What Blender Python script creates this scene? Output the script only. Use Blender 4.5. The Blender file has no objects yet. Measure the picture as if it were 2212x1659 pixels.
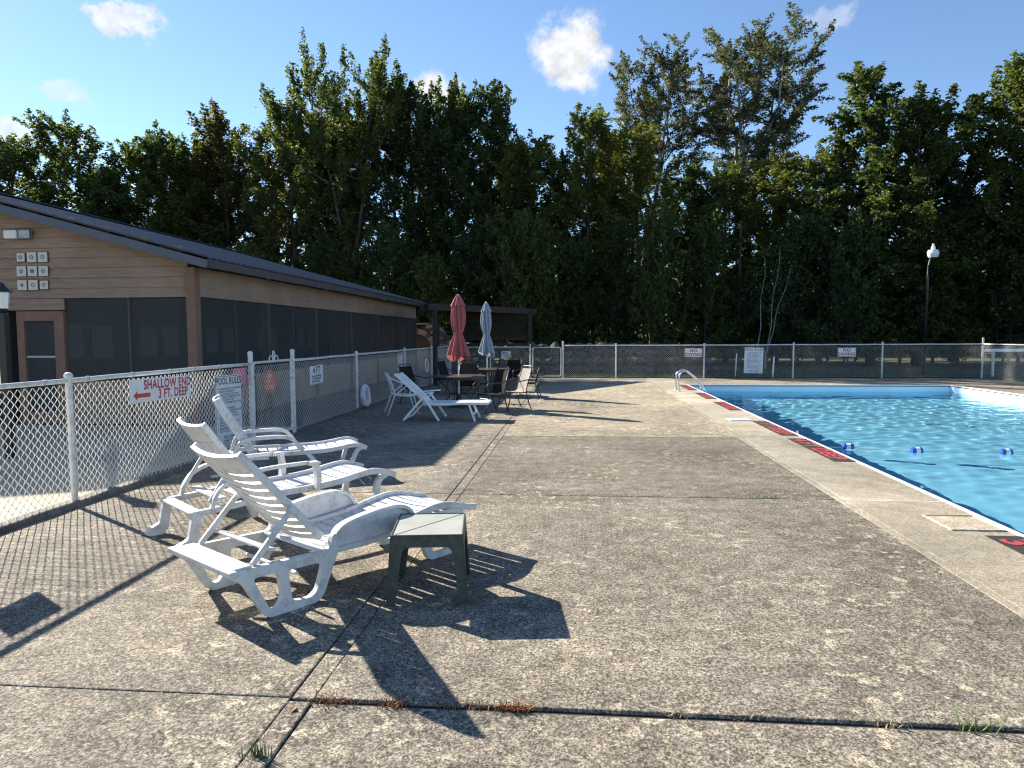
import bpy, bmesh, math, random
import numpy as np
from mathutils import Vector, Matrix
R = math.radians
sc = bpy.context.scene
col = sc.collection
rnd = random.Random(7)

# ------------------------------------------------------------------ camera
cd = bpy.data.cameras.new('camera'); cam = bpy.data.objects.new('camera', cd); col.objects.link(cam)
cd.sensor_fit = 'HORIZONTAL'; cd.sensor_width = 36.0; cd.lens = 36.0 * 1534 / 2212
cd.clip_start = 0.05; cd.clip_end = 2000
CAM_Z = 1.68
pitch, yaw, roll = math.atan(105.5 / 1534), math.atan(139 / 1534), 0.005
fw = Vector((-math.sin(yaw) * math.cos(pitch), math.cos(yaw) * math.cos(pitch), -math.sin(pitch)))
rt = Vector((math.cos(yaw), math.sin(yaw), 0)); up = rt.cross(fw)
r2 = rt * math.cos(roll) - up * math.sin(roll); u2 = rt * math.sin(roll) + up * math.cos(roll)
m = Matrix((r2, u2, -fw)).transposed().to_4x4(); m.translation = Vector((0, 0, CAM_Z))
cam.matrix_world = m
sc.camera = cam

# ------------------------------------------------------------------ light
SUN_EL, SUN_AZ = R(28.0), R(55.0)          # azimuth measured from +Y towards -X
sd = Vector((-math.sin(SUN_AZ) * math.cos(SUN_EL), math.cos(SUN_AZ) * math.cos(SUN_EL), math.sin(SUN_EL)))
sl = bpy.data.lights.new('sun', 'SUN'); so = bpy.data.objects.new('sun', sl); col.objects.link(so)
sl.energy = 5.0; sl.angle = R(0.53); sl.color = (1.0, 0.92, 0.79)
so.rotation_euler = sd.to_track_quat('Z', 'Y').to_euler(); so.location = sd * 60

w = bpy.data.worlds.new('World'); sc.world = w; w.use_nodes = True
nt = w.node_tree; nt.nodes.clear()
def N(t, nt_=None, **kw):
    n = (nt_ or nt).nodes.new(t)
    for k, v in kw.items(): setattr(n, k, v)
    return n
out = N('ShaderNodeOutputWorld'); bg = N('ShaderNodeBackground')
sky = N('ShaderNodeTexSky', sky_type='NISHITA', sun_disc=False)
sky.sun_elevation = SUN_EL; sky.sun_rotation = -SUN_AZ
sky.air_density = 1.0; sky.dust_density = 0.10; sky.ozone_density = 3.6; sky.altitude = 900
bg.inputs['Strength'].default_value = 0.074
nt.links.new(bg.outputs[0], out.inputs[0])
geo = N('ShaderNodeTexCoord')
def vmath(op, a, b=None):
    n = N('ShaderNodeVectorMath', operation=op)
    for i, v in enumerate((a, b)):
        if v is None: continue
        if isinstance(v, (tuple, list, Vector)): n.inputs[i].default_value = tuple(v)
        else: nt.links.new(v, n.inputs[i])
    return n.outputs['Value'] if op == 'DOT_PRODUCT' else n.outputs['Vector']
def smath(op, a, b=None, c=None, clamp=False):
    n = N('ShaderNodeMath', operation=op, use_clamp=clamp)
    for i, v in enumerate((a, b, c)):
        if v is None: continue
        if isinstance(v, (int, float)): n.inputs[i].default_value = v
        else: nt.links.new(v, n.inputs[i])
    return n.outputs[0]
dirv = geo.outputs['Generated']
nz = N('ShaderNodeTexNoise'); nz.inputs['Scale'].default_value = 26; nz.inputs['Detail'].default_value = 9; nz.inputs['Roughness'].default_value = 0.62
nt.links.new(dirv, nz.inputs['Vector'])
nz2 = N('ShaderNodeTexNoise'); nz2.inputs['Scale'].default_value = 60; nz2.inputs['Detail'].default_value = 6
nt.links.new(dirv, nz2.inputs['Vector'])
# small fair-weather clouds: direction, half width, half height, density, raggedness
CLOUDS = [((-0.008, 0.9344, 0.3562), 0.050, 0.046, 1.15, 2.0),
          ((-0.5103, 0.7826, 0.3566), 0.033, 0.014, 0.85, 5.0),
          ((-0.5769, 0.7686, 0.2766), 0.030, 0.013, 0.45, 4.4),
          ((0.2899, 0.8846, 0.3653), 0.024, 0.017, 0.35, 4.0),
          ((-0.1793, 0.9308, 0.3140), 0.036, 0.024, 1.0, 2.2),
          ((-0.640, 0.7320, 0.2266), 0.070, 0.024, 0.8, 3.4),
          ((0.0599, 0.9576, 0.2819), 0.012, 0.009, 0.6, 3.0),
          ((0.62, 0.70, 0.33), 0.060, 0.030, 0.8, 3.6),
          ((-0.80, 0.20, 0.55), 0.080, 0.040, 0.8, 3.8),
          ((0.40, -0.82, 0.40), 0.090, 0.040, 0.9, 3.2),
          ((-0.35, -0.80, 0.48), 0.070, 0.040, 0.8, 3.4)]
total = None
for (dx, dy, dz), a, b, dens, rag in CLOUDS:
    D = Vector((dx, dy, dz)).normalized(); rr = Vector((D.y, -D.x, 0)).normalized(); uu = rr.cross(D)
    x = smath('DIVIDE', vmath('DOT_PRODUCT', dirv, rr), a)
    y = smath('DIVIDE', vmath('DOT_PRODUCT', dirv, uu), b)
    d = smath('SQRT', smath('ADD', smath('MULTIPLY', x, x), smath('MULTIPLY', y, y)))
    front = smath('GREATER_THAN', vmath('DOT_PRODUCT', dirv, D), 0.5)
    e = smath('ADD', d, smath('MULTIPLY', smath('SUBTRACT', nz.outputs['Fac'], 0.5), rag))
    mk = N('ShaderNodeMapRange', interpolation_type='SMOOTHSTEP')
    nt.links.new(e, mk.inputs['Value']); mk.inputs['From Min'].default_value = 1.15; mk.inputs['From Max'].default_value = 0.45
    mk.inputs['To Min'].default_value = 0; mk.inputs['To Max'].default_value = dens
    v = smath('MULTIPLY', mk.outputs[0], front)
    total = v if total is None else smath('MAXIMUM', total, v)
shade = N('ShaderNodeMapRange'); nt.links.new(nz2.outputs['Fac'], shade.inputs['Value'])
shade.inputs['From Min'].default_value = 0.3; shade.inputs['From Max'].default_value = 0.65; shade.inputs['To Min'].default_value = 0.72; shade.inputs['To Max'].default_value = 1.0
cc = N('ShaderNodeMix', data_type='RGBA', blend_type='MULTIPLY'); cc.inputs['Factor'].default_value = 1
cc.inputs[6].default_value = (5.0, 5.1, 5.25, 1); nt.links.new(shade.outputs[0], cc.inputs[7])
mx = N('ShaderNodeMix', data_type='RGBA')
nt.links.new(total, mx.inputs['Factor']); nt.links.new(sky.outputs[0], mx.inputs[6]); nt.links.new(cc.outputs[2], mx.inputs[7])
nt.links.new(mx.outputs[2], bg.inputs['Color'])

vs = sc.view_settings
vs.view_transform = 'Standard'; vs.look = 'None'; vs.gamma = 1.0; vs.use_curve_mapping = False
vs.exposure = 1.50
cy = sc.cycles
sc.render.engine = 'CYCLES'
cy.use_denoising = True
try: cy.denoiser = 'OPENIMAGEDENOISE'
except Exception: pass
cy.max_bounces = 8; cy.diffuse_bounces = 3; cy.glossy_bounces = 3; cy.transmission_bounces = 6; cy.transparent_max_bounces = 12
cy.sample_clamp_indirect = 6.0; cy.caustics_reflective = False; cy.caustics_refractive = True
cy.use_adaptive_sampling = False; cy.pixel_filter_type = 'BLACKMAN_HARRIS'; cy.filter_width = 1.2

# ------------------------------------------------------------------ materials
MATS = {}
def new_mat(name):
    mt = bpy.data.materials.new(name); mt.use_nodes = True; MATS[name] = mt
    t = mt.node_tree; return mt, t, t.nodes['Principled BSDF']
def ramp(t, fac, stops):
    r = t.nodes.new('ShaderNodeValToRGB'); cr = r.color_ramp
    while len(cr.elements) < len(stops): cr.elements.new(0.5)
    for e, (p, c) in zip(cr.elements, stops): e.position = p; e.color = (*c, 1)
    t.links.new(fac, r.inputs[0]); return r.outputs[0]
def noise(t, vec, scale, detail=4, rough=0.55, dist=0.0):
    n = t.nodes.new('ShaderNodeTexNoise'); n.inputs['Scale'].default_value = scale; n.inputs['Detail'].default_value = detail
    n.inputs['Roughness'].default_value = rough; n.inputs['Distortion'].default_value = dist
    t.links.new(vec, n.inputs['Vector']); return n.outputs['Fac']
def mix(t, fac, a, b, mode='MIX'):
    n = t.nodes.new('ShaderNodeMix'); n.data_type = 'RGBA'; n.blend_type = mode
    for i, v in ((0, fac), (6, a), (7, b)):
        if isinstance(v, (int, float)): n.inputs[i].default_value = v
        elif isinstance(v, tuple): n.inputs[i].default_value = (*v, 1)
        else: t.links.new(v, n.inputs[i])
    return n.outputs[2]
def mth(t, op, a, b=None):
    n = t.nodes.new('ShaderNodeMath'); n.operation = op
    for i, v in enumerate((a, b)):
        if v is None: continue
        if isinstance(v, (int, float)): n.inputs[i].default_value = v
        else: t.links.new(v, n.inputs[i])
    return n.outputs[0]
def wpos(t):
    return t.nodes.new('ShaderNodeNewGeometry').outputs['Position']
def opos(t):
    return t.nodes.new('ShaderNodeTexCoord').outputs['Object']
def bump(t, b, h, strength=0.3, dist=0.01):
    n = t.nodes.new('ShaderNodeBump'); n.inputs['Strength'].default_value = strength; n.inputs['Distance'].default_value = dist
    t.links.new(h, n.inputs['Height']); t.links.new(n.outputs[0], b.inputs['Normal'])
def simple(name, c, rough=0.5, metal=0.0, var=0.0, scale=6.0, dirt=None, dirt_amt=0.4, bmp=0.0, spec=0.5, bscale=60):
    mt, t, b = new_mat(name)
    b.inputs['Roughness'].default_value = rough; b.inputs['Metallic'].default_value = metal
    b.inputs['Specular IOR Level'].default_value = spec
    b.inputs['Base Color'].default_value = (*c, 1)
    if var or dirt:
        p = opos(t); f = noise(t, p, scale, 6, 0.6)
        lo = tuple(v * (1 - var) for v in c); hi = tuple(min(1, v * (1 + var)) for v in c)
        cc_ = ramp(t, f, [(0.3, lo), (0.7, hi)])
        if dirt:
            g = noise(t, wpos(t), scale * 2.3, 8, 0.7)
            k = ramp(t, g, [(0.48, (0, 0, 0)), (0.68, (dirt_amt,) * 3)])
            cc_ = mix(t, k, cc_, dirt)
        t.links.new(cc_, b.inputs['Base Color'])
    if bmp: bump(t, b, noise(t, opos(t), bscale, 4), bmp, 0.004)
    return mt

def concrete(name, dark, mid, light, stain, patch, seedoff=0.0, patch_amt=0.5, grain=0.55):
    mt, t, b = new_mat(name)
    p0 = wpos(t)
    mp = t.nodes.new('ShaderNodeMapping'); mp.inputs['Location'].default_value = (seedoff, seedoff * 1.7, 0); t.links.new(p0, mp.inputs['Vector']); p = mp.outputs[0]
    big = noise(t, p, 0.55, 5, 0.6); med = noise(t, p, 5.5, 8, 0.68); fine = noise(t, p, 42, 6, 0.7); gr = noise(t, p, 190, 3, 0.6)
    f = mth(t, 'ADD', mth(t, 'MULTIPLY', med, 0.36), mth(t, 'MULTIPLY', fine, 0.64))
    c = ramp(t, f, [(0.37, dark), (0.5, mid), (0.63, light)])
    # broad stains
    c = mix(t, ramp(t, big, [(0.38, (0, 0, 0)), (0.66, (0.75,) * 3)]), c, stain, 'MULTIPLY')
    lg = noise(t, p, 0.33, 4, 0.62, 0.8)
    c = mix(t, 1.0, c, ramp(t, lg, [(0.30, (0.60, 0.595, 0.59)), (0.46, (0.95, 0.95, 0.95)), (0.54, (1.08, 1.07, 1.05)), (0.70, (1.50, 1.47, 1.40))]), 'MULTIPLY')
    # bare sandy patches where the skin has worn off
    pz = noise(t, p, 9.0, 7, 0.66, 0.3); pb = noise(t, p, 0.9, 3, 0.5)
    k = mth(t, 'MULTIPLY', ramp(t, pz, [(0.555, (0, 0, 0)), (0.605, (1, 1, 1))]), ramp(t, pb, [(0.42, (0, 0, 0)), (0.62, (patch_amt,) * 3)]))
    c = mix(t, k, c, patch)
    # exposed aggregate speckle
    vo = t.nodes.new('ShaderNodeTexVoronoi'); vo.inputs['Scale'].default_value = 120; t.links.new(p, vo.inputs['Vector'])
    sp = ramp(t, vo.outputs['Color'], [(0.25, (1 - grain,) * 3), (0.75, (1 + grain * 0.55,) * 3)])
    c = mix(t, 0.8, c, sp, 'MULTIPLY')
    g2 = ramp(t, gr, [(0.35, (0.62,) * 3), (0.62, (1.22,) * 3)])
    c = mix(t, 0.7, c, g2, 'MULTIPLY')
    oi = t.nodes.new('ShaderNodeObjectInfo')
    c = mix(t, 1.0, c, oi.outputs['Color'], 'MULTIPLY')
    t.links.new(c, b.inputs['Base Color']); b.inputs['Roughness'].default_value = 0.92; b.inputs['Specular IOR Level'].default_value = 0.25
    h = mth(t, 'ADD', mth(t, 'MULTIPLY', fine, 0.6), mth(t, 'MULTIPLY', gr, 0.4))
    bump(t, b, h, 0.55, 0.006)
    return mt
concrete('deck', (0.080, 0.072, 0.060), (0.232, 0.205, 0.165), (0.45, 0.395, 0.308), (0.68, 0.66, 0.63), (0.56, 0.475, 0.345), 0.0, 0.85, 0.75)
concrete('coping_concrete', (0.22, 0.198, 0.162), (0.36, 0.325, 0.265), (0.50, 0.452, 0.370), (0.72, 0.70, 0.66), (0.46, 0.42, 0.33), 31.0, 0.3, 0.35)
concrete('smooth_concrete', (0.46, 0.41, 0.32), (0.55, 0.49, 0.385), (0.62, 0.56, 0.44), (0.9, 0.88, 0.85), (0.52, 0.48, 0.4), 57.0, 0.2, 0.12)
concrete('kerb_concrete', (0.10, 0.098, 0.09), (0.17, 0.165, 0.15), (0.26, 0.25, 0.22), (0.65, 0.65, 0.65), (0.3, 0.28, 0.24), 11.0, 0.3, 0.4)
simple('joint_soil', (0.028, 0.024, 0.02), 1.0, var=0.4, scale=20)
simple('white_plastic', (0.66, 0.66, 0.65), 0.45, var=0.07, scale=5, dirt=(0.30, 0.29, 0.26), dirt_amt=0.6, bmp=0.05)
simple('white_resin', (0.76, 0.77, 0.77), 0.4, var=0.04, scale=5, dirt=(0.42, 0.4, 0.36), dirt_amt=0.35)
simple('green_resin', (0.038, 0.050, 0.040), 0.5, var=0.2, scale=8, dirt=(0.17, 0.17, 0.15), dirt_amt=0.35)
simple('green_resin_sheen', (0.41, 0.42, 0.37), 0.36, var=0.12, scale=6, dirt=(0.42, 0.42, 0.38), dirt_amt=0.55, bmp=0.12, bscale=180)  # table top: low sun glare and sheen put into its pale colour
simple('fence_paint', (0.66, 0.66, 0.63), 0.45, var=0.08, scale=7, dirt=(0.30, 0.28, 0.25), dirt_amt=0.6)
simple('wire', (0.72, 0.72, 0.69), 0.45, var=0.12, scale=3, spec=0.4)
simple('galvanised', (0.35, 0.36, 0.37), 0.4, metal=0.7, var=0.15, scale=10)
simple('steel', (0.62, 0.63, 0.65), 0.22, metal=1.0)
simple('dark_metal', (0.018, 0.016, 0.015), 0.42, var=0.2, scale=12)
simple('brown_metal', (0.045, 0.034, 0.026), 0.42, var=0.2, scale=12)
simple('black_plastic', (0.02, 0.02, 0.021), 0.5, var=0.2, scale=10)
simple('sign_white', (0.74, 0.75, 0.77), 0.4, var=0.03, scale=4, dirt=(0.45, 0.43, 0.4), dirt_amt=0.2)
simple('sign_red', (0.42, 0.035, 0.045), 0.5, var=0.1, scale=9)
simple('sign_arrow', (0.55, 0.07, 0.035), 0.5, var=0.08)
simple('sign_black', (0.03, 0.035, 0.05), 0.5)
simple('sign_blue', (0.06, 0.09, 0.22), 0.5)
simple('paper_pink', (0.85, 0.12, 0.22), 0.7, var=0.05)
simple('paper_orange', (0.75, 0.10, 0.03), 0.6, var=0.08)
simple('sign_yellow', (0.8, 0.72, 0.1), 0.5)
simple('marker_black', (0.018, 0.017, 0.017), 0.75, var=0.3, scale=30, dirt=(0.1, 0.09, 0.07), dirt_amt=0.4)
simple('marker_red', (0.40, 0.035, 0.04), 0.75, var=0.15, scale=30, dirt=(0.2, 0.12, 0.09), dirt_amt=0.45)
def grainwood(name, c, sc_):
    mt, t, b = new_mat(name); mp = t.nodes.new('ShaderNodeMapping'); mp.inputs['Scale'].default_value = sc_; t.links.new(wpos(t), mp.inputs['Vector'])
    g1 = noise(t, mp.outputs[0], 5.0, 8, 0.7, 0.4); g2 = noise(t, wpos(t), 0.7, 4, 0.6)
    f = mth(t, 'ADD', mth(t, 'MULTIPLY', g1, 0.6), mth(t, 'MULTIPLY', g2, 0.4))
    t.links.new(ramp(t, f, [(0.32, tuple(v * 0.6 for v in c)), (0.5, c), (0.68, tuple(min(1, v * 1.35) for v in c))]), b.inputs['Base Color'])
    b.inputs['Roughness'].default_value = 0.8; b.inputs['Specular IOR Level'].default_value = 0.3; bump(t, b, g1, 0.35, 0.006)
grainwood('stain_brown', (0.315, 0.218, 0.160), (0.7, 0.7, 7.0))  # brown stain, lightened to hold some flare haze in its colour
simple('trim_brown', (0.22, 0.12, 0.08), 0.7, var=0.15, scale=4)
simple('fascia_dark', (0.085, 0.07, 0.065), 0.75, var=0.2, scale=4)
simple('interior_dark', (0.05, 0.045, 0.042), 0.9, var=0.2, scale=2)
simple('roof_metal', (0.085, 0.095, 0.12), 0.38, metal=0.2, var=0.12, scale=2)
simple('pergola_wood', (0.032, 0.022, 0.018), 0.85, var=0.3, scale=6)
simple('window_frame', (0.42, 0.42, 0.40), 0.6)
simple('pane_grey', (0.22, 0.225, 0.23), 0.35, var=0.25, scale=1.5)
simple('stone_tan', (0.21, 0.18, 0.145), 0.9, var=0.3, scale=5, bmp=0.4, bscale=25)
simple('stone_grey', (0.065, 0.063, 0.06), 0.9, var=0.3, scale=4, bmp=0.5, bscale=15)  # grey stone, with tree shade on the boulders put into its dark colour
simple('mortar', (0.16, 0.14, 0.12), 0.95, var=0.2)
simple('tile_pale', (0.60, 0.57, 0.50), 0.5, var=0.08, scale=8)
simple('tile_motif', (0.12, 0.13, 0.14), 0.5, var=0.2)
simple('basin', (0.66, 0.88, 0.98), 0.6, var=0.03, scale=1.2)
simple('bead_white', (0.82, 0.84, 0.86), 0.4)
simple('float_blue', (0.02, 0.08, 0.36), 0.4)
simple('float_white', (0.8, 0.82, 0.84), 0.4)
simple('bark', (0.075, 0.062, 0.050), 0.95, var=0.35, scale=3, bmp=0.5, bscale=12)
simple('aspen_bark', (0.24, 0.235, 0.22), 0.9, var=0.4, scale=4, bmp=0.3, bscale=14)
simple('dry_grass', (0.30, 0.13, 0.05), 0.9, var=0.35, scale=30)
simple('straw', (0.34, 0.27, 0.15), 0.9, var=0.3, scale=30)
simple('weed', (0.10, 0.17, 0.035), 0.8, var=0.3, scale=30)
simple('grass_blade', (0.05, 0.085, 0.02), 0.8, var=0.4, scale=3)
simple('ring_cover', (0.62, 0.60, 0.66), 0.6, var=0.1, scale=9)
simple('rope', (0.7, 0.7, 0.68), 0.8)
simple('lamp_glass', (0.75, 0.75, 0.72), 0.3)
simple('vine_green', (0.06, 0.12, 0.03), 0.8)
def fabric(name, c, trans=0.25, wave=0.0):
    mt, t, b = new_mat(name); o_ = t.nodes['Material Output']
    p = opos(t); f = noise(t, p, 9, 5, 0.6)
    cc_ = ramp(t, f, [(0.3, tuple(v * 0.78 for v in c)), (0.7, c)])
    t.links.new(cc_, b.inputs['Base Color']); b.inputs['Roughness'].default_value = 0.9; b.inputs['Specular IOR Level'].default_value = 0.2
    tr = t.nodes.new('ShaderNodeBsdfTranslucent'); t.links.new(cc_, tr.inputs[0])
    ms = t.nodes.new('ShaderNodeMixShader'); ms.inputs[0].default_value = trans
    t.links.new(b.outputs[0], ms.inputs[1]); t.links.new(tr.outputs[0], ms.inputs[2]); t.links.new(ms.outputs[0], o_.inputs[0])
    bump(t, b, noise(t, p, 120, 2), 0.15, 0.002)
    return mt
fabric('canopy_red', (0.50, 0.16, 0.165), 0.25)
fabric('canopy_blue', (0.40, 0.46, 0.55), 0.25)
fabric('sling', (0.62, 0.58, 0.50), 0.5)  # pale from sunlight on the cloth, put into its colour
fabric('sling_dark', (0.026, 0.024, 0.021), 0.25)
def leafmat(name, stops, trans=0.38):
    mt, t, b = new_mat(name); o_ = t.nodes['Material Output']
    g = t.nodes.new('ShaderNodeNewGeometry'); oi = t.nodes.new('ShaderNodeObjectInfo')
    big = noise(t, wpos(t), 0.35, 3, 0.5)
    f = mth(t, 'ADD', mth(t, 'MULTIPLY', g.outputs['Random Per Island'], 0.45), mth(t, 'ADD', mth(t, 'MULTIPLY', big, 0.35), mth(t, 'MULTIPLY', oi.outputs['Random'], 0.2)))
    c = ramp(t, f, stops)
    c = mix(t, 1.0, c, oi.outputs['Color'], 'MULTIPLY')
    t.links.new(c, b.inputs['Base Color']); b.inputs['Roughness'].default_value = 0.55; b.inputs['Specular IOR Level'].default_value = 0.35
    tr = t.nodes.new('ShaderNodeBsdfTranslucent'); t.links.new(mix(t, 1.0, c, (1.25, 1.35, 0.6), 'MULTIPLY'), tr.inputs[0])
    ms = t.nodes.new('ShaderNodeMixShader'); ms.inputs[0].default_value = trans
    t.links.new(b.outputs[0], ms.inputs[1]); t.links.new(tr.outputs[0], ms.inputs[2]); t.links.new(ms.outputs[0], o_.inputs[0])
    return mt
leafmat('maple_leaf', [(0.2, (0.046, 0.068, 0.028)), (0.5, (0.078, 0.106, 0.038)), (0.78, (0.112, 0.136, 0.050)), (0.95, (0.150, 0.142, 0.058))], 0.5)
leafmat('aspen_leaf', [(0.2, (0.060, 0.072, 0.040)), (0.6, (0.10, 0.108, 0.066)), (0.9, (0.14, 0.13, 0.08))], 0.45)
# screen mesh: a dark woven screen one can partly see through
mt, t, b = new_mat('screen'); b.inputs['Base Color'].default_value = (0.085, 0.087, 0.09, 1); b.inputs['Roughness'].default_value = 0.7
tr = t.nodes.new('ShaderNodeBsdfTransparent'); ms = t.nodes.new('ShaderNodeMixShader'); ms.inputs[0].default_value = 0.5
t.links.new(b.outputs[0], ms.inputs[1]); t.links.new(tr.outputs[0], ms.inputs[2]); t.links.new(ms.outputs[0], t.nodes['Material Output'].inputs[0])
mt, t, b = new_mat('glass_pane'); b.inputs['Base Color'].default_value = (0.06, 0.065, 0.07, 1); b.inputs['Roughness'].default_value = 0.06
# pool water: refracting surface, light reaches the floor as refracted caustics
mt, t, b = new_mat('water'); t.nodes.remove(b)
gl = t.nodes.new('ShaderNodeBsdfGlass'); gl.inputs['IOR'].default_value = 1.33; gl.inputs['Roughness'].default_value = 0.0; gl.inputs['Color'].default_value = (0.63, 0.90, 1.0, 1)
t.links.new(gl.outputs[0], t.nodes['Material Output'].inputs[0])
# ground beyond the deck
mt, t, b = new_mat('ground_soil'); p = wpos(t)
c = ramp(t, noise(t, p, 0.8, 8, 0.65), [(0.3, (0.030, 0.035, 0.016)), (0.5, (0.052, 0.058, 0.024)), (0.7, (0.085, 0.072, 0.042))])
t.links.new(c, b.inputs['Base Color']); b.inputs['Roughness'].default_value = 1.0; bump(t, b, noise(t, p, 14, 6), 0.6, 0.05)

# ------------------------------------------------------------------ mesh helpers
class MB:
    def __init__(self): self.v = []; self.f = []
    def add(self, vs_, fs_):
        n = len(self.v); self.v += [tuple(p) for p in vs_]; self.f += [tuple(i + n for i in f) for f in fs_]; return self
    def box(self, x0, x1, y0, y1, z0, z1):
        return self.add([(x0, y0, z0), (x1, y0, z0), (x1, y1, z0), (x0, y1, z0), (x0, y0, z1), (x1, y0, z1), (x1, y1, z1), (x0, y1, z1)],
                        [(0, 3, 2, 1), (4, 5, 6, 7), (0, 1, 5, 4), (1, 2, 6, 5), (2, 3, 7, 6), (3, 0, 4, 7)])
    def bar(self, a, b, wd, ht, side=None):
        a, b = Vector(a), Vector(b); d = (b - a).normalized()
        s = Vector(side) if side else (Vector((0, 0, 1)) if abs(d.z) < 0.95 else Vector((0, 1, 0)))
        n1 = d.cross(s).normalized(); n2 = n1.cross(d).normalized()
        vs_ = [p + n1 * (sx * wd / 2) + n2 * (sy * ht / 2) for p in (a, b) for sx, sy in ((-1, -1), (1, -1), (1, 1), (-1, 1))]
        return self.add(vs_, [(3, 2, 1, 0), (4, 5, 6, 7), (0, 1, 5, 4), (1, 2, 6, 5), (2, 3, 7, 6), (3, 0, 4, 7)])
    def sweep(self, path, wd, ht, side=(0, 1, 0)):
        """rectangular section swept along a path; wd measured along side"""
        P_ = [Vector(p) for p in path]; s = Vector(side).normalized(); rings = []
        for i, p in enumerate(P_):
            d = (P_[min(i + 1, len(P_) - 1)] - P_[max(i - 1, 0)]).normalized(); n2 = s.cross(d).normalized()
            rings.append([p + s * (a * wd / 2) + n2 * (b_ * ht / 2) for a, b_ in ((-1, -1), (1, -1), (1, 1), (-1, 1))])
        n = len(rings); vs_ = [q for r_ in rings for q in r_]; fs_ = [(3, 2, 1, 0), tuple(4 * (n - 1) + k for k in range(4))]
        for i in range(n - 1):
            for k in range(4): fs_.append((4 * i + k, 4 * i + (k + 1) % 4, 4 * i + 4 + (k + 1) % 4, 4 * i + 4 + k))
        return self.add(vs_, fs_)
    def tube(self, path, r, n=8, closed=False, caps=True):
        P_ = [Vector(p) for p in path]; m_ = len(P_); vs_ = []; ref = None
        for i, p in enumerate(P_):
            if closed: d = P_[(i + 1) % m_] - P_[i - 1]
            else: d = P_[min(i + 1, m_ - 1)] - P_[max(i - 1, 0)]
            d.normalize()
            if ref is None: ref = Vector((0, 0, 1)) if abs(d.z) < 0.9 else Vector((1, 0, 0))
            n1 = d.cross(ref).normalized(); n2 = n1.cross(d).normalized(); ref = n2
            rr_ = r[i] if isinstance(r, (list, tuple)) else r
            vs_ += [p + (n1 * math.cos(2 * math.pi * k / n) + n2 * math.sin(2 * math.pi * k / n)) * rr_ for k in range(n)]
        fs_ = []
        for i in range(m_ if closed else m_ - 1):
            j = (i + 1) % m_
            for k in range(n): fs_.append((i * n + k, i * n + (k + 1) % n, j * n + (k + 1) % n, j * n + k))
        if caps and not closed: fs_ += [tuple(reversed(range(n))), tuple((m_ - 1) * n + k for k in range(n))]
        return self.add(vs_, fs_)
    def lathe(self, prof, n=16, c=(0, 0)):
        vs_ = [(c[0] + r * math.cos(2 * math.pi * k / n), c[1] + r * math.sin(2 * math.pi * k / n), z) for r, z in prof for k in range(n)]
        fs_ = [(i * n + k, i * n + (k + 1) % n, (i + 1) * n + (k + 1) % n, (i + 1) * n + k) for i in range(len(prof) - 1) for k in range(n)]
        fs_ += [tuple(reversed(range(n))), tuple((len(prof) - 1) * n + k for k in range(n))]
        return self.add(vs_, fs_)
    def mesh(self, name):
        me = bpy.data.meshes.new(name); me.from_pydata(self.v, [], self.f); me.update(); return me
    def build(self, name, mat, parent=None, smooth=False, bevel=0.0, loc=None):
        return link(name, self.mesh(name), mat, parent, smooth, bevel, loc)
def link(name, me, mat, parent=None, smooth=False, bevel=0.0, loc=None, rot=None):
    o = bpy.data.objects.new(name, me); col.objects.link(o)
    if mat and not me.materials: me.materials.append(MATS[mat])
    if parent is not None: o.parent = parent
    if smooth:
        for p_ in me.polygons: p_.use_smooth = True
    if bevel:
        b_ = o.modifiers.new('bevel', 'BEVEL'); b_.width = bevel; b_.segments = 2; b_.limit_method = 'ANGLE'; b_.angle_limit = R(40)
    if loc is not None: o.location = loc
    if rot is not None: o.rotation_euler = rot
    return o
def tag(o, label=None, cat=None, group=None, kind=None):
    if label: o['label'] = label
    if cat: o['category'] = cat
    if group: o['group'] = group
    if kind: o['kind'] = kind
    return o
def thing(name, label, cat, loc=(0, 0, 0), rz=0.0, group=None):
    o = bpy.data.objects.new(name, None); col.objects.link(o); o.empty_display_size = 0.2
    o.location = loc; o.rotation_euler = (0, 0, rz); return tag(o, label, cat, group)
def copy_tree(o, parent=None):
    c_ = o.copy(); col.objects.link(c_); c_.parent = parent
    for ch in list(o.children): copy_tree(ch, c_)
    return c_
def roundpoly(pts, rad=0.02, n=4):
    out_ = []; m_ = len(pts)
    for i in range(m_):
        p = Vector((*pts[i], 0)); a = Vector((*pts[i - 1], 0)); b_ = Vector((*pts[(i + 1) % m_], 0))
        r_ = min(rad, (a - p).length * 0.45, (b_ - p).length * 0.45)
        s = p + (a - p).normalized() * r_; e_ = p + (b_ - p).normalized() * r_
        for k in range(n + 1):
            q = k / n; out_.append(((1 - q) ** 2 * s + 2 * q * (1 - q) * p + q * q * e_).to_2d())
    return out_
def plate(outer, holes=(), th=0.03, rad=0.02, hrad=None):
    """flat plate in the local XZ plane, extruded along Y (centred)"""
    bm = bmesh.new(); loops = [roundpoly(outer, rad)] + [roundpoly(h_, hrad or rad) for h_ in holes]; edges = []
    for lp in loops:
        vv = [bm.verts.new((q[0], -th / 2, q[1])) for q in lp]
        edges += [bm.edges.new((vv[i], vv[(i + 1) % len(vv)])) for i in range(len(vv))]
    r_ = bmesh.ops.triangle_fill(bm, edges=edges, use_beauty=True, use_dissolve=False)
    faces = [g_ for g_ in r_['geom'] if isinstance(g_, bmesh.types.BMFace)]
    ex = bmesh.ops.extrude_face_region(bm, geom=faces)
    bmesh.ops.translate(bm, vec=(0, th, 0), verts=[g_ for g_ in ex['geom'] if isinstance(g_, bmesh.types.BMVert)])
    bmesh.ops.recalc_face_normals(bm, faces=bm.faces)
    me = bpy.data.meshes.new('plate'); bm.to_mesh(me); bm.free(); return me
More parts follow.
